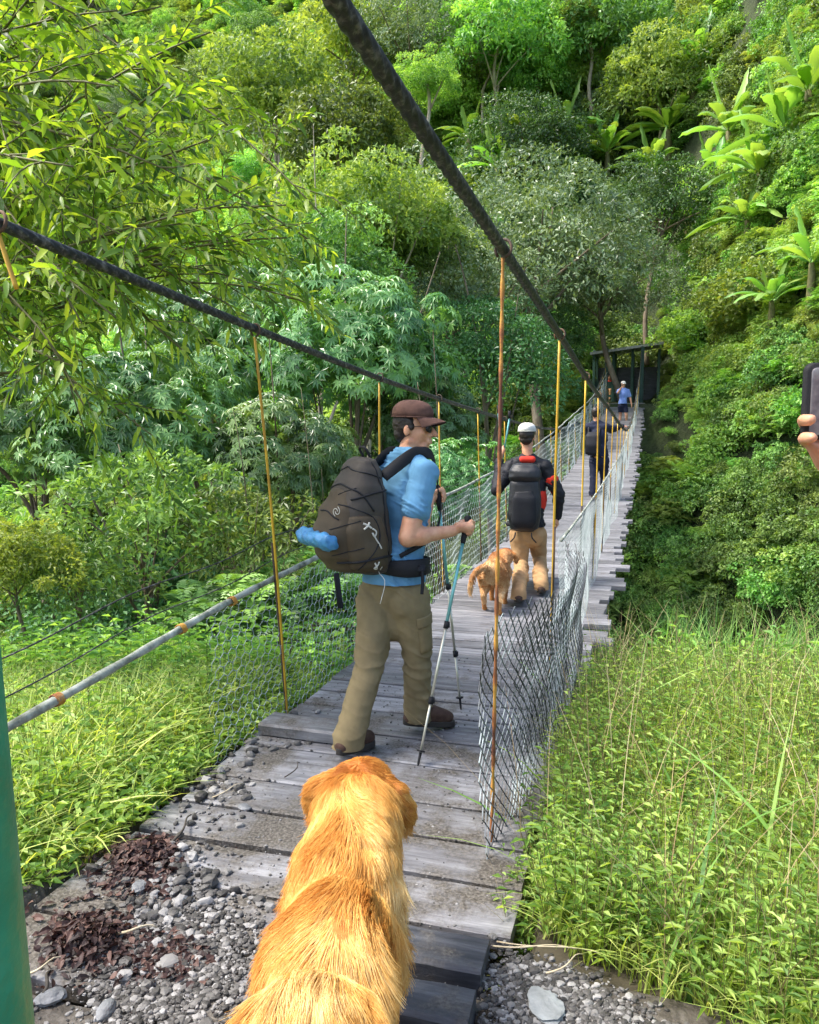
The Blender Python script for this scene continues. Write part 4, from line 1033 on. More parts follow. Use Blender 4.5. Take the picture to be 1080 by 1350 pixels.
# brown leaf litter piles
M['litter'] = leafmat('brown_leaf_litter', (.018, .009, .008), (.05, .021, .017), (.13, .065, .045), .1, .6, .1, tcol=(1.2, .8, .6))
lt = MB()
for (c, n, sg) in (((190, 1130), 900, 20), ((120, 1240), 420, 30), ((215, 1262), 260, 34), ((175, 1150), 260, 36), ((90, 1250), 120, 60)):
    uv = np.array(c) + np.clip(rng.normal(size=(n, 2)), -1.7, 1.7) * A(sg, sg * .6); Q = np.array([atz(u, v, .0)[:2] for u, v in uv])
    cc = Q.mean(0); dd = np.linalg.norm(Q - cc, axis=1); z = .01 + .05 * np.exp(-(dd / .1) ** 2) * rng.random(len(Q)) * (n > 300)
    Pq = np.column_stack([Q, z + np.where((Q[:, 1] < 1.79) | (Q[:, 0] < XL), pathz(Q[:, 0], Q[:, 1]), 0)])
    leaves(lt, Pq, rdir(len(Q)) * A(1, 1, .35), nrm(UP + .6 * rng.normal(size=(len(Q), 3))), .02 + .03 * rng.random(len(Q)), .012 + .014 * rng.random(len(Q)), hi=True, droop=.35)
tag(lt.obj('leaf_litter', M['litter'], None, False), 'piles of wet reddish brown dead leaves on the gravel at the left', kind='stuff')
def stick(u0, v0, u1, v1, r, label, m, h=.012, bend=.02):
    a, b = atz(u0, v0, 0), atz(u1, v1, 0); t = np.linspace(0, 1, 9)[:, None]
    P = a + (b - a) * t + UP * (h + bend * np.sin(t * PI)) + nrm(np.cross(b - a, UP)) * bend * np.sin(t * 5)
    mb = MB(); mb.tube(P, np.linspace(r, r * .5, 9), 6); o = mb.obj('stick', m, None, True); tag(o, label, 'stick')
M['palestick'] = mat('pale_stick', [(.3, (.4, .32, .2)), (.7, (.62, .54, .38))], .8, 20)
M['darkstick'] = mat('dark_twig', [(.3, (.03, .025, .02)), (.7, (.07, .055, .04))], .8, 20)
stick(155, 1235, 206, 1232, .005, 'short pale stick between the two leaf piles', M['palestick'])
stick(35, 1290, 85, 1272, .004, 'thin pale stick near the green post', M['palestick'])
stick(222, 1118, 258, 1078, .006, 'dark twig poking out of the brown leaf pile', M['darkstick'])
stick(40, 1335, 75, 1285, .007, 'dark twig beside the green post in the gravel', M['darkstick'])
stick(280, 1055, 325, 1038, .003, 'pale thin twig on the planks left of the dog\'s head', M['palestick'])
stick(375, 1028, 402, 1010, .003, 'dark curved twig on the planks beside the dog\'s left ear', M['darkstick'], bend=.03)
stick(650, 1252, 760, 1262, .003, 'upper dry straw stalk lying across the gravel at the grass edge', M['palestick'])
stick(655, 1246, 800, 1270, .0025, 'long dry straw stalk lying under the grass edge', M['palestick'])
stick(720, 1288, 775, 1268, .003, 'lower dry straw stalk pointing at the pale flat stone', M['palestick'])
# ------------------------------------------------------------------ bodies
def rot_to(zaxis, xhint=None):
    z = nrm(zaxis); x = A(*(xhint if xhint is not None else (1, 0, 0.01))); x = nrm(x - z * (x @ z)); y = np.cross(z, x); return np.stack([x, y, z], 1)
def ell(c, r, Rm=None, nu=24, nv=14):
    u = np.linspace(0, 2 * PI, nu, endpoint=False); v = np.linspace(.02, PI - .02, nv)
    G = np.stack([np.outer(np.sin(v), np.cos(u)), np.outer(np.sin(v), np.sin(u)), np.outer(np.cos(v), np.ones(nu))], -1) * np.asarray(r, float)
    if Rm is not None: G = G @ np.asarray(Rm).T
    return G + np.asarray(c, float)
def cap(a, b, ra, rb, n=18, flat=1., side=None):
    a, b = A(*a), A(*b); L = np.linalg.norm(b - a); Rm = rot_to(b - a if L > 1e-6 else UP, side)
    u = np.linspace(0, 2 * PI, n, endpoint=False); rings = []
    for v in np.linspace(-PI / 2 + .05, 0, 6): rings.append((-0 + ra * math.sin(v), ra * math.cos(v)))
    for v in np.linspace(0, PI / 2 - .05, 6): rings.append((L + rb * math.sin(v), rb * math.cos(v)))
    G = np.array([[(r * math.cos(t), r * math.sin(t) * flat, z) for t in u] for z, r in rings])
    return G @ Rm.T + a
def chain_caps(pts, rs, **k): return [cap(pts[i], pts[i + 1], rs[i], rs[i + 1], **k) for i in range(len(pts) - 1)]
def laplace(V, E, it, lam=.5):
    n = len(V); deg = np.bincount(E.ravel(), minlength=n)[:, None].clip(1)
    for _ in range(it):
        s = np.zeros_like(V)
        for k in range(3): s[:, k] = np.bincount(E[:, 0], V[E[:, 1], k], n) + np.bincount(E[:, 1], V[E[:, 0], k], n)
        V = V + lam * (s / deg - V)
    return V
def fuse(name, prims, voxel, it=4, m=None, parent=None, disp=None, keepdata=False):
    mb = MB()
    for G in prims: mb.loft(G)
    me = mb.data(name, None); o = bpy.data.objects.new('tmp', me); COL.objects.link(o)
    md = o.modifiers.new('r', 'REMESH'); md.mode = 'VOXEL'; md.voxel_size = voxel; md.adaptivity = 0
    dg = bpy.context.evaluated_depsgraph_get(); ev = o.evaluated_get(dg); m2 = bpy.data.meshes.new_from_object(ev)
    bpy.data.objects.remove(o)
    n = len(m2.vertices); V = np.zeros(n * 3); m2.vertices.foreach_get('co', V); V = V.reshape(-1, 3)
    E = np.zeros(len(m2.edges) * 2, np.int64); m2.edges.foreach_get('vertices', E); E = E.reshape(-1, 2)
    V = laplace(V, E, it)
    m2.vertices.foreach_set('co', V.ravel()); m2.update()
    if disp is not None:
        N = np.zeros(n * 3); m2.vertices.foreach_get('normal', N); N = N.reshape(-1, 3)
        V = V + N * disp(V, N)[:, None]; m2.vertices.foreach_set('co', V.ravel()); m2.update()
    m2.polygons.foreach_set('use_smooth', np.ones(len(m2.polygons), bool)); m2.name = name
    m2.materials.clear()
    if m: m2.materials.append(m)
    return link(name, m2, parent)
def cut(o, planes):
    import bmesh
    bm = bmesh.new(); bm.from_mesh(o.data)
    for co, no in planes: bmesh.ops.bisect_plane(bm, geom=bm.verts[:] + bm.edges[:] + bm.faces[:], plane_co=Vector(co), plane_no=Vector(no), clear_outer=True)
    bm.to_mesh(o.data); bm.free(); return o
def clothmat(name, c, rough=.8, wv=400, var=.18, scale=9, sheen=.2):
    m = mat(name, spec=.2, stops=[(.3, tuple(x * (1 - var) for x in c)), (.7, tuple(min(1, x * (1 + var)) for x in c))], rough=rough, scale=scale, bump=.25, bscale=wv, bdist=.002, sheen=0)
    return m
M['skin'] = mat('skin', [(.3, (.48, .21, .115)), (.5, (.58, .29, .165)), (.7, (.64, .35, .21))], .5, 22, bump=.08, bscale=200, bdist=.001, sss=.12)
M['blue'] = clothmat('blue_tshirt', (.115, .275, .43))
M['khaki'] = clothmat('khaki_trousers', (.20, .155, .08), .85)
M['tan'] = clothmat('tan_trousers', (.38, .23, .11), .85)
M['cap'] = clothmat('brown_cap', (.105, .055, .042), .85, var=.3, scale=25)
M['pack'] = clothmat('olive_pack_fabric', (.075, .056, .034), .6)
M['packgrey'] = clothmat('grey_pack_fabric', (.062, .052, .042), .6)
M['strap'] = clothmat('black_strap', (.018, .018, .02), .7)
M['black'] = clothmat('black_fabric', (.015, .016, .02), .6)
M['blackgloss'] = mat('black_nylon', (.010, .011, .014), .55, 8, bump=.3, bscale=30, bdist=.01)
M['red'] = clothmat('red_fabric', (.6, .035, .02), .7)
M['navy'] = clothmat('navy_fabric', (.016, .02, .04), .75)
M['paleblue'] = clothmat('pale_blue_tshirt', (.2, .3, .62), .8)
M['white'] = clothmat('white_fabric', (.62, .61, .56), .8, var=.08)
M['boot'] = clothmat('brown_boot', (.075, .042, .03), .75, var=.3, scale=30)
M['sole'] = mat('boot_sole', (.03, .025, .02), .8)
M['hair'] = mat('dark_hair', (.02, .013, .009), .5, 60, stretch=(1, 1, .15), bump=.6, bscale=120, bdist=.004)
M['lens'] = mat('dark_lens', (.01, .01, .012), .08, 5, bump=0)
M['blueroll'] = mat('blue_rolled_plastic', [(.3, (.03, .16, .36)), (.7, (.08, .3, .55))], .35, 12, bump=.6, bscale=25, bdist=.02)
M['alu'] = mat('champagne_aluminium', [(.3, (.5, .48, .38)), (.7, (.66, .64, .54))], .35, 5, bump=0, metal=.6)
M['teal'] = mat('teal_anodised', [(.3, (.1, .34, .34)), (.7, (.22, .5, .48))], .35, 5, bump=0, metal=.4)
M['cord'] = mat('pale_cord', (.6, .58, .5), .8)

def head_prims(c, fd, up, s=1.):
    fd = nrm(fd); up = nrm(up - fd * (up @ fd)); sd = np.cross(fd, up); Rm = np.stack([sd, fd, up], 1)
    q = lambda x, y, z: c + s * (sd * x + fd * y + up * z)
    P = [ell(q(0, -.012, .025), A(.075, .096, .088) * s, Rm), ell(q(0, .022, -.03), A(.064, .072, .085) * s, Rm),
         cap(q(-.02, .062, -.098), q(.02, .062, -.098), .022 * s, .022 * s), cap(q(-.05, 0, -.075), q(-.012, .06, -.1), .022 * s, .02 * s), cap(q(.05, 0, -.075), q(.012, .06, -.1), .022 * s, .02 * s),
         cap(q(0, .09, .006), q(0, .124, -.036), .010 * s, .0135 * s), ell(q(-.012, .1, -.042), A(.009, .009, .008) * s, Rm), ell(q(.012, .1, -.042), A(.008, .008, .007) * s, Rm),
         cap(q(-.018, .09, -.066), q(.018, .09, -.066), .009 * s, .009 * s), cap(q(-.015, .092, -.078), q(.015, .092, -.078), .0095 * s, .0095 * s),
         cap(q(-.04, .072, .018), q(.04, .072, .018), .012 * s, .012 * s), ell(q(-.038, .062, -.03), A(.022, .02, .022) * s, Rm), ell(q(.038, .062, -.03), A(.022, .02, .022) * s, Rm),
         ell(q(-.077, -.012, -.018), A(.009, .02, .032) * s, Rm), ell(q(.077, -.012, -.018), A(.009, .02, .032) * s, Rm)]
    return P, q, Rm
def grip(w, c, g, side, s=1.):
    """closed hand: wrist w, grip centre c, grip axis g (thumb side up), side vector = where the back of the hand is"""
    g = nrm(g); f = c - w; f = nrm(f - g * (f @ g) * .6); n = nrm(side - f * (side @ f) - g * (side @ g)); P = []
    q = lambda a, b, e: c + s * (f * a + n * b + g * e)
    P.append(cap(q(-.055, .018, .0), q(.005, .028, .0), .026 * s, .03 * s, flat=1.15, side=g)); P.append(cap(w, q(-.04, .016, 0), .025 * s, .027 * s))
    P.append(cap(q(.01, .03, .032), q(.008, .028, -.032), .014 * s, .013 * s))
    for i in range(4):
        e = (.034, .012, -.01, -.031)[i]; k = (.95, 1.05, 1., .82)[i]
        P += chain_caps([q(.012, .03, e), q(.04 * k, .012, e), q(.036 * k, -.018 * k, e * .97), q(.006, -.026 * k, e * .95)], np.array([.0105, .0098, .009, .0078]) * s * (1 if i < 3 else .88), n=12)
    P += chain_caps([q(-.035, .0, .03), q(-.012, -.016, .044), q(.012, -.018, .046), q(.03, -.006, .047)], np.array([.014, .012, .0105, .0088]) * s, n=12)
    return P
def relaxed(w, d, palm_n, s=1.):
    d = nrm(d); n = nrm(palm_n - d * (palm_n @ d)); sd = np.cross(d, n); P = [cap(w, w + d * .075 * s, .024 * s, .036 * s, flat=.55, side=sd)]
    q = lambda a, b, e: w + s * (d * a + n * b + sd * e)
    for i in range(4):
        e = (-.03, -.01, .011, .03)[i]; k = (.92, 1.05, 1., .8)[i]
        P += chain_caps([q(.08, 0, e), q(.08 + .035 * k, .008, e * 1.08), q(.08 + .058 * k, .022, e * 1.1), q(.08 + .07 * k, .036, e * 1.1)], np.array([.0105, .0095, .0088, .0078]) * s, n=12)
    P += chain_caps([q(.02, .006, -.026), q(.05, .016, -.048), q(.08, .022, -.052)], np.array([.014, .0115, .009]) * s, n=12)
    return P
def foot(an, toe, r=.04):
    d = toe - an; d[2] = 0; L = np.linalg.norm(d); d = d / L; z0 = min(an[2] - .07, toe[2])
    heel = A(an[0], an[1], toe[2] + .035) - d * .03 if an[2] - toe[2] < .16 else an + A(0, 0, -.055) - d * .02
    return [cap(an, heel, r * .95, .036), cap(heel, A(*toe) + A(0, 0, .008), .036, .03, flat=.75, side=np.cross(UP, d))]

def human(J, name_label, look, voxel=.007, s=1.):
    """J: joints in world metres. look: clothes"""
    g = {k: A(*v) for k, v in J.items()}
    root = empty('person', (*((g['anL'] + g['anR']) / 2)[:2], min(g['toeL'][2], g['toeR'][2]) - .03)); tag(root, name_label, 'person', look.get('group'))
    inv = Matrix.Translation(-Vector(root.location))
    def ch(o): o.matrix_parent_inverse = inv; return o
    hx = nrm(g['hipR'] - g['hipL']); sx = nrm(g['shR'] - g['shL'])
    pc = (g['hipR'] + g['hipL']) / 2 + UP * .05 * s; ch_ = g['chest']; nk = g['neck']; ax = nrm(nk - pc)
    def torso(e):
        Rp = rot_to(UP, hx); Rc = rot_to(nk - ch_, sx); wst = pc * .5 + ch_ * .5
        return [ell(pc, A(.165 + e, .115 + e, .13 + e) * s, Rp), ell(wst, A(.145 + e, .105 + e, .16 + e) * s, rot_to(ax, (hx + sx))), ell(ch_, A(.165 + e, .118 + e, .2 + e) * s, Rc),
                cap(g['shL'] * .8 + nk * .2 - UP * .03, g['shR'] * .8 + nk * .2 - UP * .03, (.066 + e) * s, (.066 + e) * s), cap(g['shL'], nk + UP * -.01, (.05 + e) * s, (.052 + e * .6) * s), cap(g['shR'], nk + UP * -.01, (.05 + e) * s, (.052 + e * .6) * s)]
    def arm(k, e, frac=1., fl=0.):
        a, b, c = g['sh' + k], g['el' + k], g['wr' + k]
        P = [ell(a, A(.062 + e, .062 + e, .062 + e) * s)]
        if frac < 1: P.append(cap(a, a + (b - a) * frac, (.058 + e) * s, (.053 + e + fl) * s)); return P
        P += [cap(a, b, (.057 + e) * s, (.05 + e) * s), cap(b, c, (.049 + e) * s, (.03 + e) * s), ell(b + (c - b) * .25, A(.051 + e, .051 + e, .08) * s, rot_to(c - b))]
        return P
    def leg(k, e, cuff=0.):
        a, b, c = g['hip' + k], g['kn' + k], g['an' + k]
        P = [cap(a + UP * .0, b, (.092 + e) * s, (.06 + e) * s), cap(b, c, (.058 + e) * s, (.04 + e + cuff) * s)]
        if not cuff: P.append(ell(b + (c - b) * .3, A(.058 + e, .058 + e, .12) * s, rot_to(c - b)))
        return P
    hd = look['head']; HP, q, Rm = head_prims(g['head'], A(*look['face']), A(*look.get('up', (0, 0, 1))), s)
    body = torso(0) + HP + [cap(nk - UP * .03, g['head'] - UP * .06 * s - nrm(A(*look['face'])) * .012, .06 * s, .054 * s)]
    for k in 'LR':
        body += arm(k, 0) + leg(k, 0) + foot(g['an' + k], g['toe' + k])
        hh = look['hand' + k]
        body += grip(g['wr' + k], *hh[1:], s=s) if hh[0] == 'grip' else relaxed(g['wr' + k], *hh[1:], s=s)
    b = ch(fuse('body', body, voxel, 3, M['skin'], root))
    def folds(a0, f, a1=.003):
        def d(P, N):
            w_ = noise3(P, f * .3, 2); Q = np.stack([P @ A(.5, .5, .7) * 2.2, P @ A(.7, -.7, 0) * .5, P @ A(-.5, -.5, .7) * .45], -1)
            r1 = np.abs(noise3(Q, f * .8, 2)); r2 = noise3(P, f * .7, 2)
            return a0 * (np.clip(1 - 3.2 * r1, 0, 1) ** 1.3) * np.clip(.5 + 1.2 * w_, .1, 1) + a1 * r2
        return d
    # shirt / jacket
    if look['shirt']:
        frac = look.get('sleeve', 1.); e = look.get('thick', .014)
        P = torso(e)[1:] + [cap(pc - UP * .09, pc + UP * .12, (.176 + e) * s, (.15 + e) * s, flat=.92, side=hx)]
        for k in 'LR': P += arm(k, e, frac, look.get('flare', .012)) if frac < 1 else arm(k, e)
        o = ch(fuse(look['shirt'][0], P, voxel, 3, M[look['shirt'][1]], root, folds(.018, 26, .005))); cut(o, [(pc - UP * look.get('hem', -.035), -UP)])
        if look.get('pads'):
            for (mt_, nm, prs) in look['pads'](g): ch(fuse(nm, prs, voxel, 2, M[mt_], root, folds(.003, 24, .002)))
    if look['trousers']:
        P = torso(.006)[:1] + [cap(pc - UP * .02, pc + UP * .04, .16 * s, .15 * s, flat=.76, side=hx)]
        for k in 'LR':
            P += leg(k, .016, look.get('cuff', .026)) if not look.get('short') else [cap(g['hip' + k], g['hip' + k] + (g['kn' + k] - g['hip' + k]) * .75, .115 * s, .098 * s)]
            bt = -nrm(np.cross(hx, UP)) * -.05
            P.append(ell(g['hip' + k] - nrm(np.cross(UP, hx)) * .035 - UP * .02, A(.088, .088, .1) * s))
        bg_ = look.get('glasses', False)
        P.append(ell(pc - UP * (.17 if bg_ else .1) * s, (A(.125, .1, .13) if bg_ else A(.12, .1, .1)) * s, rot_to(UP, hx)))
        for k in 'LR':
            if not look.get('short'): P.append(cap(g['hip' + k], g['kn' + k], (.116 if bg_ else .105) * s, (.08 if bg_ else .074) * s))
            if not look.get('short'): P.append(cap(g['an' + k], g['an' + k] - UP * .1, (.056 + look.get('cuff', .026)) * s, (.056 + look.get('cuff', .026)) * s))
        f0 = folds(.02, 16, .006); kz = [(g['kn' + k], .10, .010) for k in 'LR'] + [(g['an' + k] + UP * .07, .08, .010) for k in 'LR'] + [(pc - UP * .16, .10, .009)]
        def tfold(P, N):
            v = f0(P, N)
            for c_, w2, am in kz:
                dd_ = np.linalg.norm((P - c_) * A(1, 1, 1), axis=1); wv_ = noise3(P + c_, 9, 2)
                ph = (P - c_) @ A(.35, -.25, 1.) * 95 + 4.5 * wv_
                v = v + am * np.exp(-(dd_ / w2 * .8) ** 2) * (1 - np.abs(np.sin(ph * .5)) ** .7 * 1.5) * np.clip(.5 + wv_ * 1.3, 0, 1)
            return v
        o = ch(fuse('trousers' if not look.get('short') else 'shorts', P, voxel, 4, M[look['trousers']], root, tfold))
        cut(o, [((g['anL'] if g['anL'][2] < g['anR'][2] else g['anR']) - UP * .035, -UP), (pc + UP * .1, UP)] if not look.get('short') else [(g['knL'] + UP * .1, -UP)])
    for k in 'LR':
        an, toe = g['an' + k], g['toe' + k]
        P = foot(an, toe); P = [cap(an - UP * .01, an - UP * .03, .04, .046), cap(*[an * .55 + (toe + UP * .03) * .45 + UP * .0, toe + UP * .012], .05, .042, flat=.85, side=np.cross(UP, toe - an))] + [G + 0 for G in foot(an, toe, .052)]
        d = nrm((toe - an) * A(1, 1, 0)); heel = A(an[0], an[1], toe[2] + .03) - d * .035 if an[2] - toe[2] < .16 else an + A(0, 0, -.06) - d * .02
        P += [cap(heel, toe + UP * .01, .047, .043, flat=.8, side=np.cross(UP, d))]
        bo = ch(fuse('boot', P, max(voxel, .006), 2, M[look.get('boot', 'boot')], root, folds(.001, 60, .0015)))
        so = MB(); n = 28; th = np.linspace(0, 2 * PI, n, endpoint=False); Lf = np.linalg.norm((toe - heel)); ctr = (heel + toe) / 2
        sdv = nrm(np.cross(d, UP)); dz = nrm(toe - heel); rings = []
        for zz in (-.045, -.04, -.02, -.015):
            wv = .046 * (1 + .12 * np.cos(th)); rings.append(ctr + dz * ((Lf / 2 + .05) * np.cos(th))[:, None] + sdv * (wv * np.sign(np.sin(th)) * np.abs(np.sin(th)) ** .7)[:, None] + A(0, 0, zz + .008))
        so.loft(np.array(rings)); so.obj('sole', M['sole'], bo)
    # hair
    if look.get('hair', True):
        ch(fuse('hair', [ell(q(0, -.03, .02), A(.083, .088, .09) * s, Rm), ell(q(0, -.062, -.035), A(.066, .045, .06) * s, Rm), cap(q(.07, .0, .03), q(.072, .012, -.005), .014 * s, .01 * s), cap(q(-.07, .0, .03), q(-.072, .012, -.005), .014 * s, .01 * s)], voxel, 2, M[look.get('hairmat', 'hair')], root, lambda P, N: .004 * noise3(P, 70, 3)))
    if look.get('cap'):
        cp = MB(); rings = []; th = np.linspace(0, 2 * PI, 40, endpoint=False)
        for a in np.linspace(-.04, 1.45, 14):
            zz = .046 + .074 * math.sin(max(a, 0)) + (a < 0) * -.018; rr = math.cos(max(a, 0)) ** .75
            rings.append([q(.094 * rr * math.cos(t), -.01 + .112 * rr * math.sin(t) , zz + .012 * math.sin(-t) * -1 * 0 + .022) + .0015 * noise3(A(rr * 9 + t * 4, zz * 60, t), 2, 2) * nrm(q(math.cos(t), math.sin(t), .3) - g['head']) for t in th])
        cp.loft(np.array(rings)); co = ch(cp.obj('cap', M[look['cap']], root))
        br = MB(); G = []
        for zoff in (0, -.005):
            for t in np.linspace(0, 1, 9):
                row = []
                for a in np.linspace(-1, 1, 17):
                    ang = a * 1.12; r0 = q(.093 * math.sin(ang), -.01 + .111 * math.cos(ang), .054)
                    ext = .072 * math.cos(a * 1.25) ** .6 * t
                    row.append(r0 + s * (Rm[:, 1] * ext + Rm[:, 2] * (zoff - .02 * t * t * .6 - .03 * a * a * t - .008 * t)))
                G.append(row)
            br.grid(np.array(G), flip=zoff < 0); G = []
        br.obj('brim', M[look['cap']], co)
        bt = MB(); bt.add(ell(q(0, -.01, .134), A(.008, .008, .005)).reshape(-1, 3), np.array([[0, 1, 2]])); 
        band = MB(); t = np.linspace(0, 2 * PI, 50); band.tube(np.array([q(.0955 * math.cos(a), -.01 + .1135 * math.sin(a), .052) for a in t]), .0035, 6); band.obj('band', M[look['cap']], co)
    if look.get('glasses'):
        gm_ = empty('sunglasses', (0, 0, 0), root); gm_.matrix_parent_inverse = inv
        for sg in (-1, 1):
            L_ = MB(); th = np.linspace(0, 2 * PI, 24, endpoint=False); rg = []
            for rr in (0.02, .6, 1.): rg.append([q(sg * (.038 + .033 * rr * math.cos(t)), .108 - abs(.027 * rr * math.cos(t) * sg + .01) * .25 - .01 * (math.cos(t) * sg > 0) * rr * abs(math.cos(t)), -.004 + .023 * rr * math.sin(t)) for t in th])
            L_.loft(np.array(rg)); L_.obj('lens', M['lens'], gm_)
            F_ = MB(); F_.tube(np.array([q(sg * .06, .088, .006), q(sg * .075, .06, .006), q(sg * .083, 0, .0), q(sg * .08, -.02, -.012)]), .0022, 6); F_.obj('temple', M['strap'], gm_)
        F_ = MB(); F_.tube(np.array([q(-.01, .103, .004), q(0, .108, .006), q(.01, .103, .004)]), .002, 6); F_.obj('bridge', M['strap'], gm_)
    return root, g, q, Rm, inv

def tubeobj(P, r, m, name, parent=None, inv=None, n=10, **k):
    mb = MB(); mb.tube(np.asarray(P), r, n, **k); o = mb.obj(name, m, parent)
    if inv is not None: o.matrix_parent_inverse = inv
    return o
def pole(top, tip, label, hand_off=.0, m_up='teal'):
    """trekking pole from grip top to tip"""
    d = nrm(tip - top); L = np.linalg.norm(tip - top); e = empty('trekking_pole', tip); inv = Matrix.Translation(-Vector(tip)); tag(e, label, 'trekking pole', 'trekking poles')
    P = lambda a: top + d * a
    tubeobj([P(-.01), P(.0), P(.03), P(.10), P(.14)], [.012, .018, .0145, .0155, .012], M['strap'], 'grip', e, inv, 14)
    tubeobj([P(.13), P(L * .45)], .0088, M[m_up], 'upper_shaft', e, inv, 12)
    tubeobj([P(L * .44), P(L * .75)], .0075, M['alu'], 'middle_shaft', e, inv, 12)
    tubeobj([P(L * .74), P(L - .06)], .0064, M['alu'], 'lower_shaft', e, inv, 12)
    for a in (.45, .75):
        o = tubeobj([P(L * a - .018), P(L * a + .018)], .0125, M['strap'], 'lock', e, inv, 10)
        lv = MB(); lv.box(P(L * a) + rt * .014, (.008, .012, .03), bev=.002); lv.obj('lever', M['strap'], o)
    tubeobj([P(L - .075), P(L - .068)], [.022, .02], M['strap'], 'basket', e, inv, 14); tubeobj([P(L - .065), P(L - .012), P(L)], [.0075, .006, .002], M['strap'], 'tip', e, inv, 8)
    return e, P, inv
def superloft(O, X, Y, Z, secs, n=40, p=3., noise=.004):
    """secs: (z, halfx, y0, y1)"""
    th = np.linspace(0, 2 * PI, n, endpoint=False); rg = []
    c = np.sign(np.cos(th)) * np.abs(np.cos(th)) ** (2 / p); s_ = np.sign(np.sin(th)) * np.abs(np.sin(th)) ** (2 / p)
    for z, hx, y0, y1 in secs: rg.append(O + X * (hx * c)[:, None] + Y * ((y0 + y1) / 2 + (y1 - y0) / 2 * s_)[:, None] + Z * z)
    G = np.array(rg); ctr = G.mean((0, 1)); nn = noise3(G.reshape(-1, 3), 14, 3).reshape(G.shape[:2]); return G + nrm(G - ctr) * (noise * nn)[..., None]
def dens(secs, k=5):
    s_ = np.array(secs); z = np.linspace(0, len(s_) - 1, (len(s_) - 1) * k + 1); i = np.clip(z.astype(int), 0, len(s_) - 2); f = (z - i)[:, None]; f2 = f * f * (3 - 2 * f)
    r = s_[i] * (1 - f) + s_[i + 1] * f; r[:, 1:] = s_[i, 1:] * (1 - f2 * .5 - f * .5) + s_[i + 1, 1:] * (f2 * .5 + f * .5); return r

# =================================================== hiker in the blue shirt
hd = nrm(rt * math.sin(R(58)) + fh * math.cos(R(58)))       # torso heading
hh = nrm(rt * math.sin(R(32)) + fh * math.cos(R(32)))       # hip heading
hr = np.cross(hh, UP); tr_ = np.cross(hd, UP)
pel = at(519, 786, 4.2)
J = dict(hipL=pel - hr * .092, hipR=pel + hr * .092, chest=at(531, 664, 4.2), neck=at(537, 598, 4.2),
         shL=at(533, 622, 4.2) - tr_ * .165, shR=at(537, 622, 4.2) + tr_ * .165, head=at(546, 563, 4.2),
         elR=at(538, 709, 4.0), wrR=at(597, 700, 4.08), elL=at(552, 700, 4.5), wrL=at(566, 664, 4.62),
         knL=at(487, 878, 4.1), knR=at(550, 862, 4.2))
J['anL'] = A(*atz(459, 975, .1)); J['toeL'] = A(*atz(478, 1005, .025)) ; J['toeL'][2] = .045
J['toeL'] = J['anL'] * A(1, 1, 0) + hh * .16 + UP * .05
J['anR'] = A(*atz(551, 938, .11)); J['toeR'] = J['anR'] * A(1, 1, 0) + nrm(rt * .93 + fh * .35) * .165 + UP * .05
fdir = nrm(rt * math.sin(R(110)) + fh * math.cos(R(110)) - UP * .04)
gr = at(614, 697, 4.12); ptip = A(*atz(551, 1010, 0.)); ptop = gr + (gr - ptip) / np.linalg.norm(gr - ptip) * .06
gl = at(578, 655, 4.66); ltip = A(*atz(608, 936, .0)); ltop = gl + nrm(gl - ltip) * .06
look = dict(head=1, face=fdir, shirt=('tshirt', 'blue'), sleeve=.56, flare=.01, trousers='khaki', cap='cap', glasses=True, boot='boot', cuff=.022,
            handR=('grip', gr, nrm(gr - ptip), -fh * .6 + UP * .6), handL=('grip', gl, nrm(gl - ltip), rt * -1 + UP * .2))
h1, g1, q1, Rm1, inv1 = human(J, 'hiker in blue t-shirt, khaki trousers and brown cap, looking right with two trekking poles', look, .006)
hp_, kn_ = g1['hipR'], g1['knR']; ax_ = nrm(kn_ - hp_); cc_ = hp_ * .38 + kn_ * .62; o_n = nrm(np.cross(hh, UP) * .9 + hh * .1); o_n = nrm(o_n - ax_ * (o_n @ ax_)); t_n = np.cross(ax_, o_n)
tpar = [c for c in h1.children if c.name.startswith('trousers')][0]
def onleg(a, b, e): 
    th_ = b / .088; return cc_ + ax_ * a + (o_n * math.cos(th_) + t_n * math.sin(th_)) * (.088 - .1 * a + e)
for a0, a1, e in ((-.085, .095, .007), (-.1, -.045, .012)):
    G = [[onleg(a, b, ee) for (b, ee) in ((-.075, -.012), (-.072, e), (-.03, e + .002), (0, e + .001), (.03, e + .002), (.072, e), (.075, -.012))] for a in np.linspace(a0, a1, 8)]
    mbp = MB(); mbp.loft(np.array(G)); op = mbp.obj('pocket', M['khaki'], tpar); op.matrix_parent_inverse = Matrix.Identity(4)
# cargo pocket and strap end
M['khaki2'] = M['khaki']
pole(ptop, ptip, 'trekking pole in the right hand of the blue shirted hiker, tip by the big dog')
pole(ltop, ltip, 'trekking pole in the far hand of the blue shirted hiker, tip further up the deck')
for gg, dd in ((gr, -1), (gl, -1)):
    pass
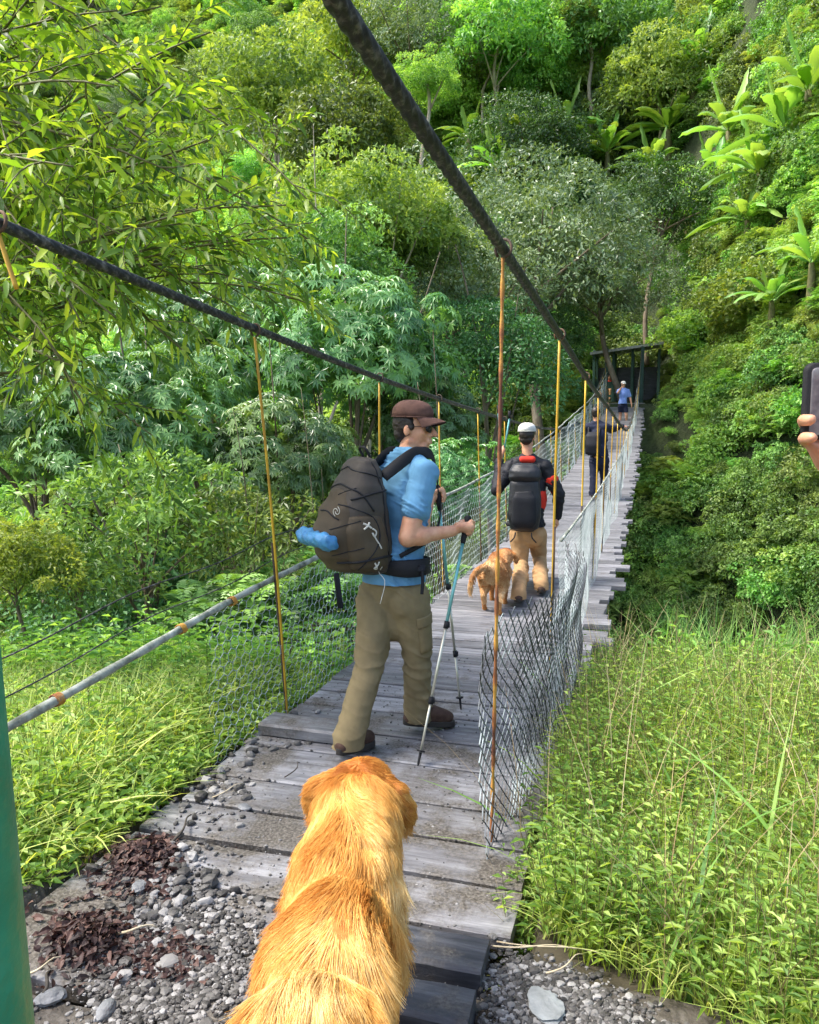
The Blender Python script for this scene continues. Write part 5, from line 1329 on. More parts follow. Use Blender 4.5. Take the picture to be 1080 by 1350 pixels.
# wrist strap of the right pole
# backpack
bk = -hd; uu = nrm(UP + bk * .13); sdp = np.cross(hd, UP)
O = at(515, 752, 4.2) + bk * .03
bp = empty('backpack', O); tag(bp, 'large olive brown backpack with side pocket and pale cords on the blue shirted hiker', 'backpack'); ib = Matrix.Translation(-Vector(O))
def bo(mb, n, m, par=None):
    o = mb.obj(n, m, par or bp); 
    if par is None: o.matrix_parent_inverse = ib
    return o
H_ = .60
mb = MB(); mb.loft(superloft(O, sdp, bk, uu, dens([(0, .10, .03, .16), (.02, .14, .0, .23), (.08, .165, -.01, .285), (.2, .175, -.01, .31), (.33, .17, -.01, .275), (.45, .15, -.01, .215), (.54, .125, -.005, .155), (.59, .10, .01, .115), (.605, .06, .03, .09)]), p=2.8, noise=.011)); bo(mb, 'main_compartment', M['packgrey'])
mb = MB(); mb.loft(superloft(O, sdp, bk, uu, dens([(.02, .09, .1, .24), (.04, .13, .1, .31), (.12, .155, .1, .355), (.22, .155, .1, .36), (.33, .14, .1, .315), (.42, .11, .08, .245), (.47, .085, .08, .19), (.48, .05, .1, .16)]), p=2.4, noise=.013)); fp = bo(mb, 'front_pocket', M['pack'])
mb = MB(); mb.loft(superloft(O + sdp * .13, sdp, bk, uu, dens([(.03, .03, .08, .22), (.06, .06, .06, .27), (.14, .075, .05, .285), (.24, .07, .05, .28), (.31, .052, .06, .25), (.33, .03, .09, .2)]), p=2.2, noise=.008)); sp_ = bo(mb, 'side_pocket', M['pack'])
from mathutils.bvhtree import BVHTree
PBV = []
for o_ in list(bp.children):
    me_ = o_.data; PBV.append(BVHTree.FromPolygons([v.co for v in me_.vertices], [list(p.vertices) for p in me_.polygons]))
# zips (dark arcs), compression straps, lid seam
def arc(pts, r, n, m, par=None, smooth=24):
    P = np.array(pts); t = np.linspace(0, len(P) - 1, smooth); i = np.clip(t.astype(int), 0, len(P) - 2); f = (t - i)[:, None]
    mm = np.gradient(P, axis=0); Q = (2 * f**3 - 3 * f**2 + 1) * P[i] + (f**3 - 2 * f**2 + f) * mm[i] + (-2 * f**3 + 3 * f**2) * P[i + 1] + (f**3 - f**2) * mm[i + 1]
    if PBV:
        for k_ in range(len(Q)):
            z_ = (Q[k_] - O) @ uu; ctr_ = O + uu * z_ + bk * .12; dr_ = nrm(Q[k_] - ctr_); best = None
            for T_ in PBV:
                h_ = T_.ray_cast(Vector(ctr_ + dr_ * 1.), Vector(-dr_), 1.)
                if h_[0] is not None and (best is None or h_[3] < best[1]): best = (np.array(h_[0]), h_[3])
            if best and n != 'haul_loop' and not (n == 'cord' and z_ < .03) and n != 'strap_end': Q[k_] = best[0] + dr_ * r * .4
        Q[1:-1] = (Q[:-2] + Q[1:-1] * 2 + Q[2:]) / 4
    mb = MB(); mb.tube(Q, r, 8); return bo(mb, n, m, par)
pp = lambda x, y, z: O + sdp * x + bk * y + uu * z
arc([pp(.178, .05, .1), pp(.177, .045, .3), pp(.16, .04, .45), pp(.125, .05, .56), pp(.0, .1, .612), pp(-.12, .05, .56)], .004, 'zip', M['strap'])
arc([pp(.176, .12, .34), pp(.172, .17, .42), pp(.12, .215, .45), pp(0, .23, .465), pp(-.12, .19, .44)], .005, 'zip', M['strap'])
arc([pp(.17, .25, .05), pp(.185, .2, .1), pp(.187, .12, .2), pp(.18, .13, .31), pp(.15, .24, .36), pp(.1, .3, .37)], .0035, 'zip', M['strap'])
arc([pp(.15, .0, .44), pp(.16, .1, .43), pp(.13, .22, .40)], .006, 'compression_strap', M['strap'])
arc([pp(.17, .0, .1), pp(.2, .12, .11), pp(.17, .27, .09), pp(.1, .34, .08)], .006, 'compression_strap', M['strap'])
arc([pp(-.035, .03, .6), pp(-.03, .05, .65), pp(.03, .05, .65), pp(.035, .03, .6)], .007, 'haul_loop', M['strap'])
# pale toggles and cords on the side
arc([pp(.192, .20, .285), pp(.198, .18, .275), pp(.192, .16, .262)], .005, 'cord', M['cord']); arc([pp(.192, .165, .288), pp(.199, .18, .272), pp(.192, .2, .258)], .005, 'cord', M['cord'])
arc([pp(.19, .155, .26), pp(.2, .135, .24), pp(.2, .15, .215), pp(.2, .16, .24), pp(.198, .14, .2), pp(.198, .125, .17), pp(.195, .12, .155)], .004, 'cord', M['cord'])
arc([pp(.2, .14, .09), pp(.205, .15, .07), pp(.2, .17, .055), pp(.2, .15, .05), pp(.2, .165, .085)], .004, 'cord', M['cord'])
arc([pp(.19, .12, .06), pp(.21, .13, -.02), pp(.215, .16, -.09), pp(.21, .17, -.12)], .0018, 'cord', M['cord'])
# round emblem of two swirls on the front pocket
for a0 in (0, PI):
    t = np.linspace(0, 4.2, 20); rr = .005 + .017 * t / 4.2
    ctr = pp(.112, .29, .345); eX = nrm(sdp * .8 - bk * -.5); eN = nrm(sdp * .5 + bk * .8); eX = nrm(np.cross(uu, eN)); 
    mb = MB(); mb.tube(ctr + eN * .012 + eX * (rr * np.cos(t + a0))[:, None] + uu * (rr * np.sin(t + a0) * 1.2)[:, None], .0018, 6); bo(mb, 'emblem', M['cord'])
for zs in (.12, .25, .40): arc([pp(.1, .36, zs), pp(.14, .3, zs + .02), pp(.17, .2, zs + .05)], .0025, 'seam', M['strap'])
arc([pp(.15, .02, .5), pp(.12, .12, .53), pp(.0, .2, .54), pp(-.12, .12, .53)], .004, 'seam', M['strap'])
arc([pp(.12, .3, .3), pp(.05, .36, .33), pp(-.05, .36, .33)], .004, 'zip', M['strap'])
PBV = []
# harness: shoulder straps over both shoulders, lumbar belt
cf = at(531, 664, 4.2)
for sg in (1, -1):
    k = 'R' if sg > 0 else 'L'; shp = g1['sh' + k] * .62 + g1['neck'] * .38
    a = pp(sg * .085, .0, .50); fr = cf + hd * .13
    Pts = [a, shp + bk * .06 + UP * .045, shp + UP * .066 + hd * .0, shp + UP * .035 + hd * .085, cf + hd * .15 + tr_ * sg * .1 + UP * .04, cf + hd * .14 + tr_ * sg * .125 - UP * .08, cf + tr_ * sg * .175 + hd * .05 - UP * .17, pp(sg * .16, .0, .1)]
    P = np.array(Pts); t = np.linspace(0, len(P) - 1, 50); i = np.clip(t.astype(int), 0, len(P) - 2); f = (t - i)[:, None]; mm = np.gradient(P, axis=0)
    Q = (2 * f**3 - 3 * f**2 + 1) * P[i] + (f**3 - 2 * f**2 + f) * mm[i] + (-2 * f**3 + 3 * f**2) * P[i + 1] + (f**3 - f**2) * mm[i + 1]
    tg = nrm(np.gradient(Q, axis=0)); out = Q - (cf + UP * .0 + (Q - cf) @ UP[:, None] * UP); out = nrm(out - tg * (out * tg).sum(1, keepdims=True)); wv = np.cross(tg, out)
    hw = np.where(np.linspace(0, 1, 50) < .62, .032, .012)[:, None]; th_ = .007
    G = np.stack([Q + wv * hw + out * 0, Q + wv * hw * .9 + out * th_, Q - wv * hw * .9 + out * th_, Q - wv * hw], 1); mb = MB(); mb.loft(G + out[:, None] * .006); bo(mb, 'shoulder_strap', M['strap'])
bc = at(523, 742, 4.2); th = np.linspace(-.15, 2 * PI + .15, 60)
Q = bc + hd * (.15 * np.cos(th))[:, None] + tr_ * (.2 * np.sin(th))[:, None]; out = nrm(Q - bc)
hwb = .03 + .02 * np.clip(np.sin(th) * np.sign(np.sin(th)) - .2, 0, 1)
G = np.stack([Q + UP * hwb[:, None], Q + UP * hwb[:, None] * .9 + out * .012, Q - UP * hwb[:, None] * .9 + out * .012, Q - UP * hwb[:, None]], 1); mb = MB(); mb.loft(G); bo(mb, 'hip_belt', M['strap'])
mb = MB(); a = bc + tr_ * .21 + hd * .02; mb.box(a, (.02, .045, .035), np.stack([tr_, hd, UP], 1), .006); bo(mb, 'buckle', M['black'])
arc([a, a + UP * -.06 + tr_ * .012, a + UP * -.13 + tr_ * .02 - hd * .01], .009, 'strap_end', M['strap'])
# blue roll strapped behind the pack
rl = MB(); c0 = pp(-.02, .37, .2); th = np.linspace(0, 2 * PI, 26, endpoint=False); rg = []
for a in np.linspace(-.17, .2, 16):
    rr = .042 * (1 + .12 * math.sin(a * 60) * .5) * (.85 if abs(a) > .16 else 1); c1 = c0 + sdp * a + bk * .01 * math.sin(a * 14)
    rg.append([c1 + (bk * math.cos(t) + uu * math.sin(t)) * rr * (1 + .22 * math.sin(3 * t + a * 25) * math.sin(a * 40 + t)) for t in th])
rl.loft(np.array(rg)); tag(rl.obj('rolled_sheet', M['blueroll']), 'crumpled bright blue roll tucked behind the olive backpack', 'roll')
bs_ = MB(); bs_.box(pp(.12, .345, -.05), (.012, .03, .18), np.stack([sdp, bk, uu], 1), .004); bo(bs_, 'hanging_strap', M['strap'])

# =================================================== hiker two: white cap, red and black jacket
d2 = 8.4; s2 = 1.
f2 = nrm(fh * math.cos(R(12)) + rt * math.sin(R(12))); r2 = np.cross(f2, UP)
def gp_(u, v, z): return A(*atz(u, v, z))
J = dict(hipL=at(696, 704, d2) - r2 * .09, hipR=at(696, 704, d2) + r2 * .09, chest=at(697, 645, d2), neck=at(696, 602, d2), shL=at(696, 616, d2) - r2 * .18, shR=at(696, 616, d2) + r2 * .18,
         head=at(695, 575, d2), elL=at(655, 646, d2 - .1), wrL=at(659, 609, d2 + .12), elR=at(737, 652, d2 - .05), wrR=at(735, 681, d2 + .08), knL=at(687, 745, d2 + .05), knR=at(712, 738, d2 + .25))
zf = float(zdeck(8.2)); J['anL'] = gp_(684, 784, zf + .1); J['anR'] = gp_(714, 772, zf + .1)
for k in 'LR': J['toe' + k] = J['an' + k] * A(1, 1, 0) + f2 * .16 + UP * (zf + .045)
g2t = at(662, 596, d2 + .15)
def pads2(g):
    out = []
    for k in 'LR':
        a, b = g['sh' + k], g['el' + k]; out.append(('red', 'red_sleeve_panel', [cap(a * .55 + b * .45, a * .15 + b * .85, .074, .066)] if k == 'R' else [cap(a * .4 + b * .6, a * .2 + b * .8, .066, .064)]))
    out.append(('red', 'red_back_panel', [ell(g['chest'] + (g['shR'] - g['shL']) * .3 - UP * .1, A(.085, .11, .17)), ]))
    out.append(('red', 'red_collar', [cap(g['neck'] - UP * .03 - f2 * .05 + r2 * -.05, g['neck'] - UP * .03 - f2 * .05 + r2 * .05, .04, .04)]))
    return out
look = dict(head=1, face=f2 + rt * .1, shirt=('jacket', 'black'), sleeve=1., thick=.016, trousers='tan', cap='white', boot='boot', cuff=.012, pads=pads2,
            handL=('grip', g2t, nrm(UP + rt * .1), -f2), handR=('relaxed', nrm(-UP + fh * .1), -r2))
human(J, 'hiker with white cap, black rucksack and red and black jacket, walking away in tan trousers', look, .009)
O2 = at(693, 697, d2) - f2 * .1
p2 = empty('backpack', O2); tag(p2, 'black tall rucksack with rain hood on the hiker in the white cap', 'backpack'); ib = Matrix.Translation(-Vector(O2)); bp = p2
O = O2; sdp = r2; bk = -f2; uu = nrm(UP + bk * .05)
mb = MB(); mb.loft(superloft(O, sdp, bk, uu, dens([(0, .09, .02, .12), (.03, .14, .0, .18), (.15, .165, .0, .22), (.35, .165, .0, .22), (.5, .15, .0, .2), (.53, .14, .0, .18)]), noise=.008)); bo(mb, 'main_compartment', M['blackgloss'])
mb = MB(); mb.loft(superloft(O, sdp, bk, uu, dens([(.52, .15, .0, .2), (.56, .165, -.01, .23), (.62, .16, -.01, .22), (.68, .13, .0, .17), (.7, .08, .03, .12)]), p=2.4, noise=.01)); bo(mb, 'lid', M['blackgloss'])
mb = MB(); mb.loft(superloft(O + bk * .16, sdp, bk, uu, dens([(.05, .1, .0, .08), (.1, .125, .0, .1), (.35, .12, .0, .09), (.42, .09, .0, .06)]), noise=.008)); bo(mb, 'front_pocket', M['black'])
pp = lambda x, y, z: O + sdp * x + bk * y + uu * z
arc([pp(-.12, .0, .55), pp(-.13, -.1, .66), pp(-.12, -.25, .6)], .02, 'shoulder_strap', M['strap']); arc([pp(.12, .0, .55), pp(.13, -.1, .66), pp(.12, -.25, .6)], .02, 'shoulder_strap', M['strap'])
arc([pp(.08, .23, -.0), pp(.09, .25, -.05), pp(.13, .24, -.1)], .007, 'strap_end', M['strap']); arc([pp(-.08, .23, -.0), pp(-.09, .25, -.05), pp(-.13, .24, -.1)], .007, 'strap_end', M['strap'])
th = np.linspace(0, 2 * PI, 40); mb = MB(); mb.tube(O + uu * .05 - bk * .11 + sdp * (.185 * np.cos(th))[:, None] + bk * (.13 * np.sin(th))[:, None], .026, 8); bo(mb, 'hip_belt', M['strap'])
# the two poles this hiker holds up in the left hand
for dx, dz, lb in ((-.03, .42, 'left one of the two folded poles the white capped hiker holds up'), (.05, .36, 'right one of the two folded poles the white capped hiker holds up')):
    e = empty('trekking_pole', g2t); tag(e, lb, 'trekking pole', 'folded poles held up'); iv = Matrix.Translation(-Vector(g2t))
    a = g2t - UP * .06 + rt * dx * .2; b = g2t + UP * dz + rt * dx * 1.5
    tubeobj([a, a * .5 + b * .5, b], .0095, M['teal'], 'shaft', e, iv); tubeobj([b, b + UP * .08], .016, M['strap'], 'grip', e, iv)
    t = np.linspace(0, 2 * PI, 20); tubeobj(b + UP * .05 + rt * (.03 * np.sin(t) + .02)[:, None] + UP * (-.09 + .09 * np.cos(t))[:, None], .004, M['strap'], 'wrist_loop', e, iv, 6)

# =================================================== hiker three: all dark, hand on the cable
d3 = 15.6; f3 = nrm(fh * math.cos(R(20)) + rt * math.sin(R(20))); r3 = np.cross(f3, UP); zf = float(zdeck(15.0))
J = dict(hipL=at(790, 607, d3) - r3 * .09, hipR=at(790, 607, d3) + r3 * .09, chest=at(789, 577, d3), neck=at(787, 556, d3), shL=at(787, 563, d3) - r3 * .18, shR=at(787, 563, d3) + r3 * .18, head=at(786, 544, d3),
         elL=at(778, 582, d3 + .15), wrL=at(782, 590, d3 + .4), elR=at(806, 566, d3 + .05), wrR=at(820, 562, d3 + .2), knL=at(783, 628, d3), knR=at(796, 628, d3 + .12))
J['anL'] = at(782, 650, d3 - .02); J['anR'] = at(797, 650, d3 + .15)
for k in 'LR': J['toe' + k] = J['an' + k] + f3 * .16 - UP * .06
look = dict(head=1, face=f3 + rt * .2, shirt=('jacket', 'navy'), sleeve=1., thick=.02, trousers='navy', boot='boot', handL=('relaxed', f3, UP), handR=('relaxed', nrm(rt + fh * .4), -UP))
human(J, 'hiker in all dark clothes standing on the deck with one arm out to the cable', look, .014)
O = at(783, 600, d3) - f3 * .1; p3 = empty('backpack', O); tag(p3, 'small dark daypack on the hiker in all dark clothes', 'backpack'); ib = Matrix.Translation(-Vector(O)); bp = p3; sdp, bk, uu = r3, -f3, UP
mb = MB(); mb.loft(superloft(O, sdp, bk, uu, dens([(0, .09, .02, .12), (.04, .14, .0, .2), (.2, .15, .0, .22), (.38, .14, .0, .18), (.45, .09, .02, .1)]))); bo(mb, 'main_compartment', M['black'])
pp = lambda x, y, z: O + sdp * x + bk * y + uu * z
arc([pp(.1, .0, .4), pp(.11, -.12, .54), pp(.11, -.25, .45)], .02, 'shoulder_strap', M['strap']); arc([pp(-.1, .0, .4), pp(-.11, -.12, .54), pp(-.11, -.25, .45)], .02, 'shoulder_strap', M['strap'])

# =================================================== far hiker in pale blue
d4 = 32.; f4 = nrm(-fh + rt * .1); r4 = np.cross(f4, UP)
J = dict(hipL=at(821, 535, d4) - r4 * .09, hipR=at(821, 535, d4) + r4 * .09, chest=at(822, 521, d4), neck=at(822, 512, d4), shL=at(822, 515, d4) - r4 * .19, shR=at(822, 515, d4) + r4 * .19, head=at(822, 507, d4),
         elR=at(815, 518, d4 - .2), wrR=at(820, 510, d4 - .3), elL=at(831, 525, d4), wrL=at(833, 534, d4 - .1), knL=at(826, 547, d4 - .1), knR=at(818, 547, d4 + .1), anL=at(826, 557, d4), anR=at(817, 559, d4 + .1))
for k in 'LR': J['toe' + k] = J['an' + k] + f4 * .16 - UP * .06
look = dict(head=1, face=f4, shirt=('tshirt', 'paleblue'), sleeve=.7, trousers='navy', short=True, cap='white', handL=('relaxed', -UP, r4), handR=('relaxed', UP + f4 * .3, -f4))
human(J, 'far walker in pale blue t-shirt and dark shorts on the upper end of the deck', look, .02)
# =================================================== seated figure in red inside the shelter
p = A(x0 + .95, yh + 1.05, hz + .45); f5 = A(-.1, -1, 0.); f5 = nrm(f5); r5 = np.cross(f5, UP)
J = dict(hipL=p - r5 * .09 + UP * .08, hipR=p + r5 * .09 + UP * .08, chest=p + UP * .38 + f5 * .04, neck=p + UP * .58 + f5 * .06, shL=p + UP * .52 - r5 * .18 + f5 * .05, shR=p + UP * .52 + r5 * .18 + f5 * .05, head=p + UP * .74 + f5 * .09,
         elL=p - r5 * .24 + UP * .26 + f5 * .12, elR=p + r5 * .24 + UP * .26 + f5 * .12, wrL=p - r5 * .1 + UP * .2 + f5 * .34, wrR=p + r5 * .1 + UP * .2 + f5 * .34, knL=p - r5 * .12 + f5 * .45 + UP * .08, knR=p + r5 * .12 + f5 * .45 + UP * .08,
         anL=p - r5 * .12 + f5 * .47 - UP * .36, anR=p + r5 * .12 + f5 * .47 - UP * .36)
for k in 'LR': J['toe' + k] = J['an' + k] + f5 * .16 - UP * .05
look = dict(head=1, face=f5, shirt=('tshirt', 'red'), sleeve=.7, trousers='tan', handL=('relaxed', f5, -UP), handR=('relaxed', f5, -UP))
human(J, 'person in a red top sitting inside the shelter at the far end', look, .02)

# =================================================== person at the right edge holding a phone up
cph = at(1112, 524, .95)          # centre of the phone
fN = nrm(fh + rt * .12); rN = np.cross(fN, UP)
fb = A(*(CAM + rt * .62 + fh * .30)); fb[2] = 0
zf = float(pathz(np.array(fb[0]), np.array(fb[1])))
grp = at(1068, 578, .965)
J = dict(hipL=fb - rN * .09 + UP * .93, hipR=fb + rN * .09 + UP * .93, chest=fb + UP * 1.27, neck=fb + UP * 1.47, shL=fb + UP * 1.41 - rN * .18, shR=fb + UP * 1.41 + rN * .18, head=fb + UP * 1.62 + fN * .03,
         elL=fb + UP * 1.2 - rN * .16 + fN * .2, elR=fb + UP * 1.2 + rN * .3 + fN * .16, wrL=at(1135, 645, .97), wrR=cph + rN * .13 - UP * .05 - fN * .04, knL=fb - rN * .1 + UP * .5 + fN * .02, knR=fb + rN * .1 + UP * .5 + fN * .02,
         anL=fb - rN * .1 + UP * (.11 + zf), anR=fb + rN * .1 + UP * (.11 + zf))
for k in 'LR': J['toe' + k] = J['an' + k] * A(1, 1, 0) + fN * .16 + UP * (.045 + zf)
look = dict(head=1, face=fN - UP * .1, shirt=('tshirt', 'navy'), sleeve=.6, trousers='khaki', handL=('phone',), handR=('relaxed', fN + UP, -rN))
_grip = grip
def human_phone():
    global grip
    P0 = []
    w_ = J['wrL']
    # thumb and finger tips clasping the lower left corner, palm below
    P0 += [cap(w_, at(1108, 606, .985), .022, .018)]
    P0 += chain_caps([at(1098, 590, .99), at(1076, 572, 1.), at(1059, 556, .98), at(1060, 553, .945), at(1070, 553, .93)], [.0085, .008, .0078, .0076, .0072], n=12)
    P0 += chain_caps([at(1098, 604, .99), at(1078, 590, 1.), at(1060, 580, .98), at(1061, 577, .945), at(1071, 577, .93)], [.0085, .008, .0078, .0076, .0070], n=12)
    P0 += chain_caps([at(1100, 622, .98), at(1084, 610, .99), at(1076, 596, .985), at(1078, 590, .965)], [.0105, .01, .009, .008], n=12)
    P0 += chain_caps([at(1104, 632, .975), at(1092, 622, .985), at(1084, 610, .98), at(1086, 604, .965)], [.0095, .009, .008, .0075], n=12)
    return P0
grip = lambda *a, **k: human_phone()
look['handL'] = ('grip', grp, UP, UP)
human(J, 'person cut off by the right edge, only fingers holding a phone in view', look, .004)
grip = _grip
# phone: dark case, lit screen seen from behind the holder
ph = empty('phone', cph); tag(ph, 'phone in a dark case held up sideways at the right edge', 'phone'); iph = Matrix.Translation(-Vector(cph))
pR = np.stack([nrm(rt - fh * .05), nrm(fh + UP * .05), UP], 1); tlt = .0
pw, phh = .17, .092
c_ph = at(1064, 478, .95) + pR[:, 0] * pw / 2 - UP * phh / 2
def rr_box(c, w_, h_, t_, r_, y0):
    th = []; 
    for (sx_, sz_, a0) in ((1, 1, 0), (-1, 1, PI / 2), (-1, -1, PI), (1, -1, 1.5 * PI)):
        for a in np.linspace(a0, a0 + PI / 2, 6): th.append((sx_ * (w_ / 2 - r_) + r_ * math.cos(a), sz_ * (h_ / 2 - r_) + r_ * math.sin(a)))
    th = np.array(th); rg = []
    for y, k in ((y0, .97), (y0 + t_ * .2, 1), (y0 + t_ * .8, 1), (y0 + t_, .97)): rg.append(c + pR[:, 0] * (th[:, :1] * k) + pR[:, 2] * (th[:, 1:] * k) + pR[:, 1] * y)
    return np.array(rg)
mb = MB(); mb.loft(rr_box(c_ph, pw, phh, .011, .011, 0)); o = mb.obj('case', M['strap'], ph); o.matrix_parent_inverse = iph
m, n, b, out = newmat('phone_screen'); mp = coords(n, 30); nz = n.nodes.new('ShaderNodeTexNoise'); nz.inputs['Scale'].default_value = 1.; nz.inputs['Detail'].default_value = 5; n.links.new(mp.outputs[0], nz.inputs[0])
r = ramp(n, [(.35, (.01, .015, .01)), (.5, (.06, .055, .065)), (.7, (.16, .15, .15))]); n.links.new(nz.outputs[0], r.inputs[0]); n.links.new(r.outputs[0], b.inputs['Base Color']); b.inputs['Roughness'].default_value = .15
n.links.new(r.outputs[0], b.inputs['Emission Color']); b.inputs['Emission Strength'].default_value = .3
M['screen'] = m
mb = MB(); mb.loft(rr_box(c_ph, pw - .012, phh - .012, .0015, .006, -.0016)); o = mb.obj('screen', M['screen'], ph); o.matrix_parent_inverse = iph

# =================================================== dogs
def furmat(name, stops, rough=.5):
    m, n, b, out = newmat(name); a = n.nodes.new('ShaderNodeAttribute'); a.attribute_name = 'rnd'; r = ramp(n, stops)
    n.links.new(a.outputs['Fac'], r.inputs[0]); n.links.new(r.outputs[0], b.inputs['Base Color']); b.inputs['Roughness'].default_value = rough; b.inputs['Specular IOR Level'].default_value = .3
    tr = n.nodes.new('ShaderNodeBsdfTranslucent'); mx = n.nodes.new('ShaderNodeMixShader'); mx.inputs[0].default_value = .25
    n.links.new(r.outputs[0], tr.inputs[0]); n.links.new(b.outputs[0], mx.inputs[1]); n.links.new(tr.outputs[0], mx.inputs[2]); n.links.new(mx.outputs[0], out.inputs[0])
    return m
GOLD = [(0., (.42, .14, .02)), (.3, (.66, .30, .055)), (.6, (.82, .50, .14)), (1., (.92, .74, .38))]
M['fur'] = furmat('golden_fur', GOLD)
M['furskin'] = mat('golden_undercoat', [(.3, (.40, .13, .022)), (.7, (.55, .22, .05))], .9, 20)
M['fur2'] = furmat('tawny_fur', [(0., (.28, .09, .03)), (.4, (.46, .2, .07)), (.7, (.64, .38, .16)), (1., (.88, .70, .42))])
M['nose'] = mat('dog_nose', (.012, .01, .01), .3)
def fur(body, root, inv, frame, n, lenf, dirf, colf, m, rad=.0006, seed=4, K=7, wave=1.):
    """hair strands rooted on the body mesh. frame: world -> local (x right, y forward, z up)"""
    g = np.random.default_rng(seed); me = body.data; me.calc_loop_triangles(); nt_ = len(me.loop_triangles)
    T = np.zeros(nt_ * 3, np.int64); me.loop_triangles.foreach_get('vertices', T); T = T.reshape(-1, 3)
    V = np.zeros(len(me.vertices) * 3); me.vertices.foreach_get('co', V); V = V.reshape(-1, 3); NV = np.zeros_like(V).ravel(); me.vertices.foreach_get('normal', NV); NV = NV.reshape(-1, 3)
    a, b, c = V[T[:, 0]], V[T[:, 1]], V[T[:, 2]]; ar = np.linalg.norm(np.cross(b - a, c - a), axis=1)
    i = g.choice(nt_, n, p=ar / ar.sum()); w_ = g.dirichlet((1, 1, 1), n)
    P = (V[T[i]] * w_[..., None]).sum(1); N = nrm((NV[T[i]] * w_[..., None]).sum(1))
    Rf, Of = frame; Lc = (P - Of) @ Rf; Ln = N @ Rf
    D = dirf(Lc, Ln); D = nrm(D - Ln * (D * Ln).sum(1, keepdims=True) * .92)
    L = lenf(Lc, Ln) * (.7 + .5 * g.random(n))
    # locks: neighbouring hairs bend alike
    def vn(Pq, f): return np.stack([noise3(Pq + 3.1 * k, f, 2) for k in range(3)], -1)
    lock = vn(Lc * A(1, .55, 1), 42) * wave; swirl = vn(Lc, 13); lk2 = vn(Lc * A(1, .5, 1), 110) * wave
    D = nrm(D + .6 * (swirl - Ln * (swirl * Ln).sum(1, keepdims=True)))
    t = np.linspace(0, 1, K)[None, :, None]
    Pl = Lc[:, None] + D[:, None] * (L[:, None, None] * t) + Ln[:, None] * (L[:, None, None] * (.50 * t - .38 * t * t)) + lock[:, None] * (L[:, None, None] * .42 * t ** 1.5) + lk2[:, None] * (L[:, None, None] * .16 * t ** 2) \
        + (lock[:, None] * L[:, None, None] * .07 * np.sin(t * 5)) - A(0, 0, 1) * (L[:, None, None] * .12 * t * t) + g.normal(size=(n, 1, 3)) * (L[:, None, None] * .035 * t)
    Wp = Pl @ Rf.T + Of
    hc = bpy.data.hair_curves.new('fur'); hc.add_curves([K] * n)
    hc.attributes['position'].data.foreach_set('vector', Wp.astype(np.float32).ravel())
    ra = hc.attributes.get('radius') or hc.attributes.new('radius', 'FLOAT', 'POINT')
    ra.data.foreach_set('value', np.tile(rad * (1 - .75 * np.linspace(0, 1, K) ** 1.5), n).astype(np.float32))
    ca = hc.attributes.new('rnd', 'FLOAT', 'CURVE'); ca.data.foreach_set('value', np.clip(colf(Lc, Ln, lock) + .1 * g.normal(size=n), 0, 1).astype(np.float32))
    hc.materials.append(m); o = bpy.data.objects.new('fur', hc); COL.objects.link(o); o.parent = root; o.matrix_parent_inverse = inv
    return o
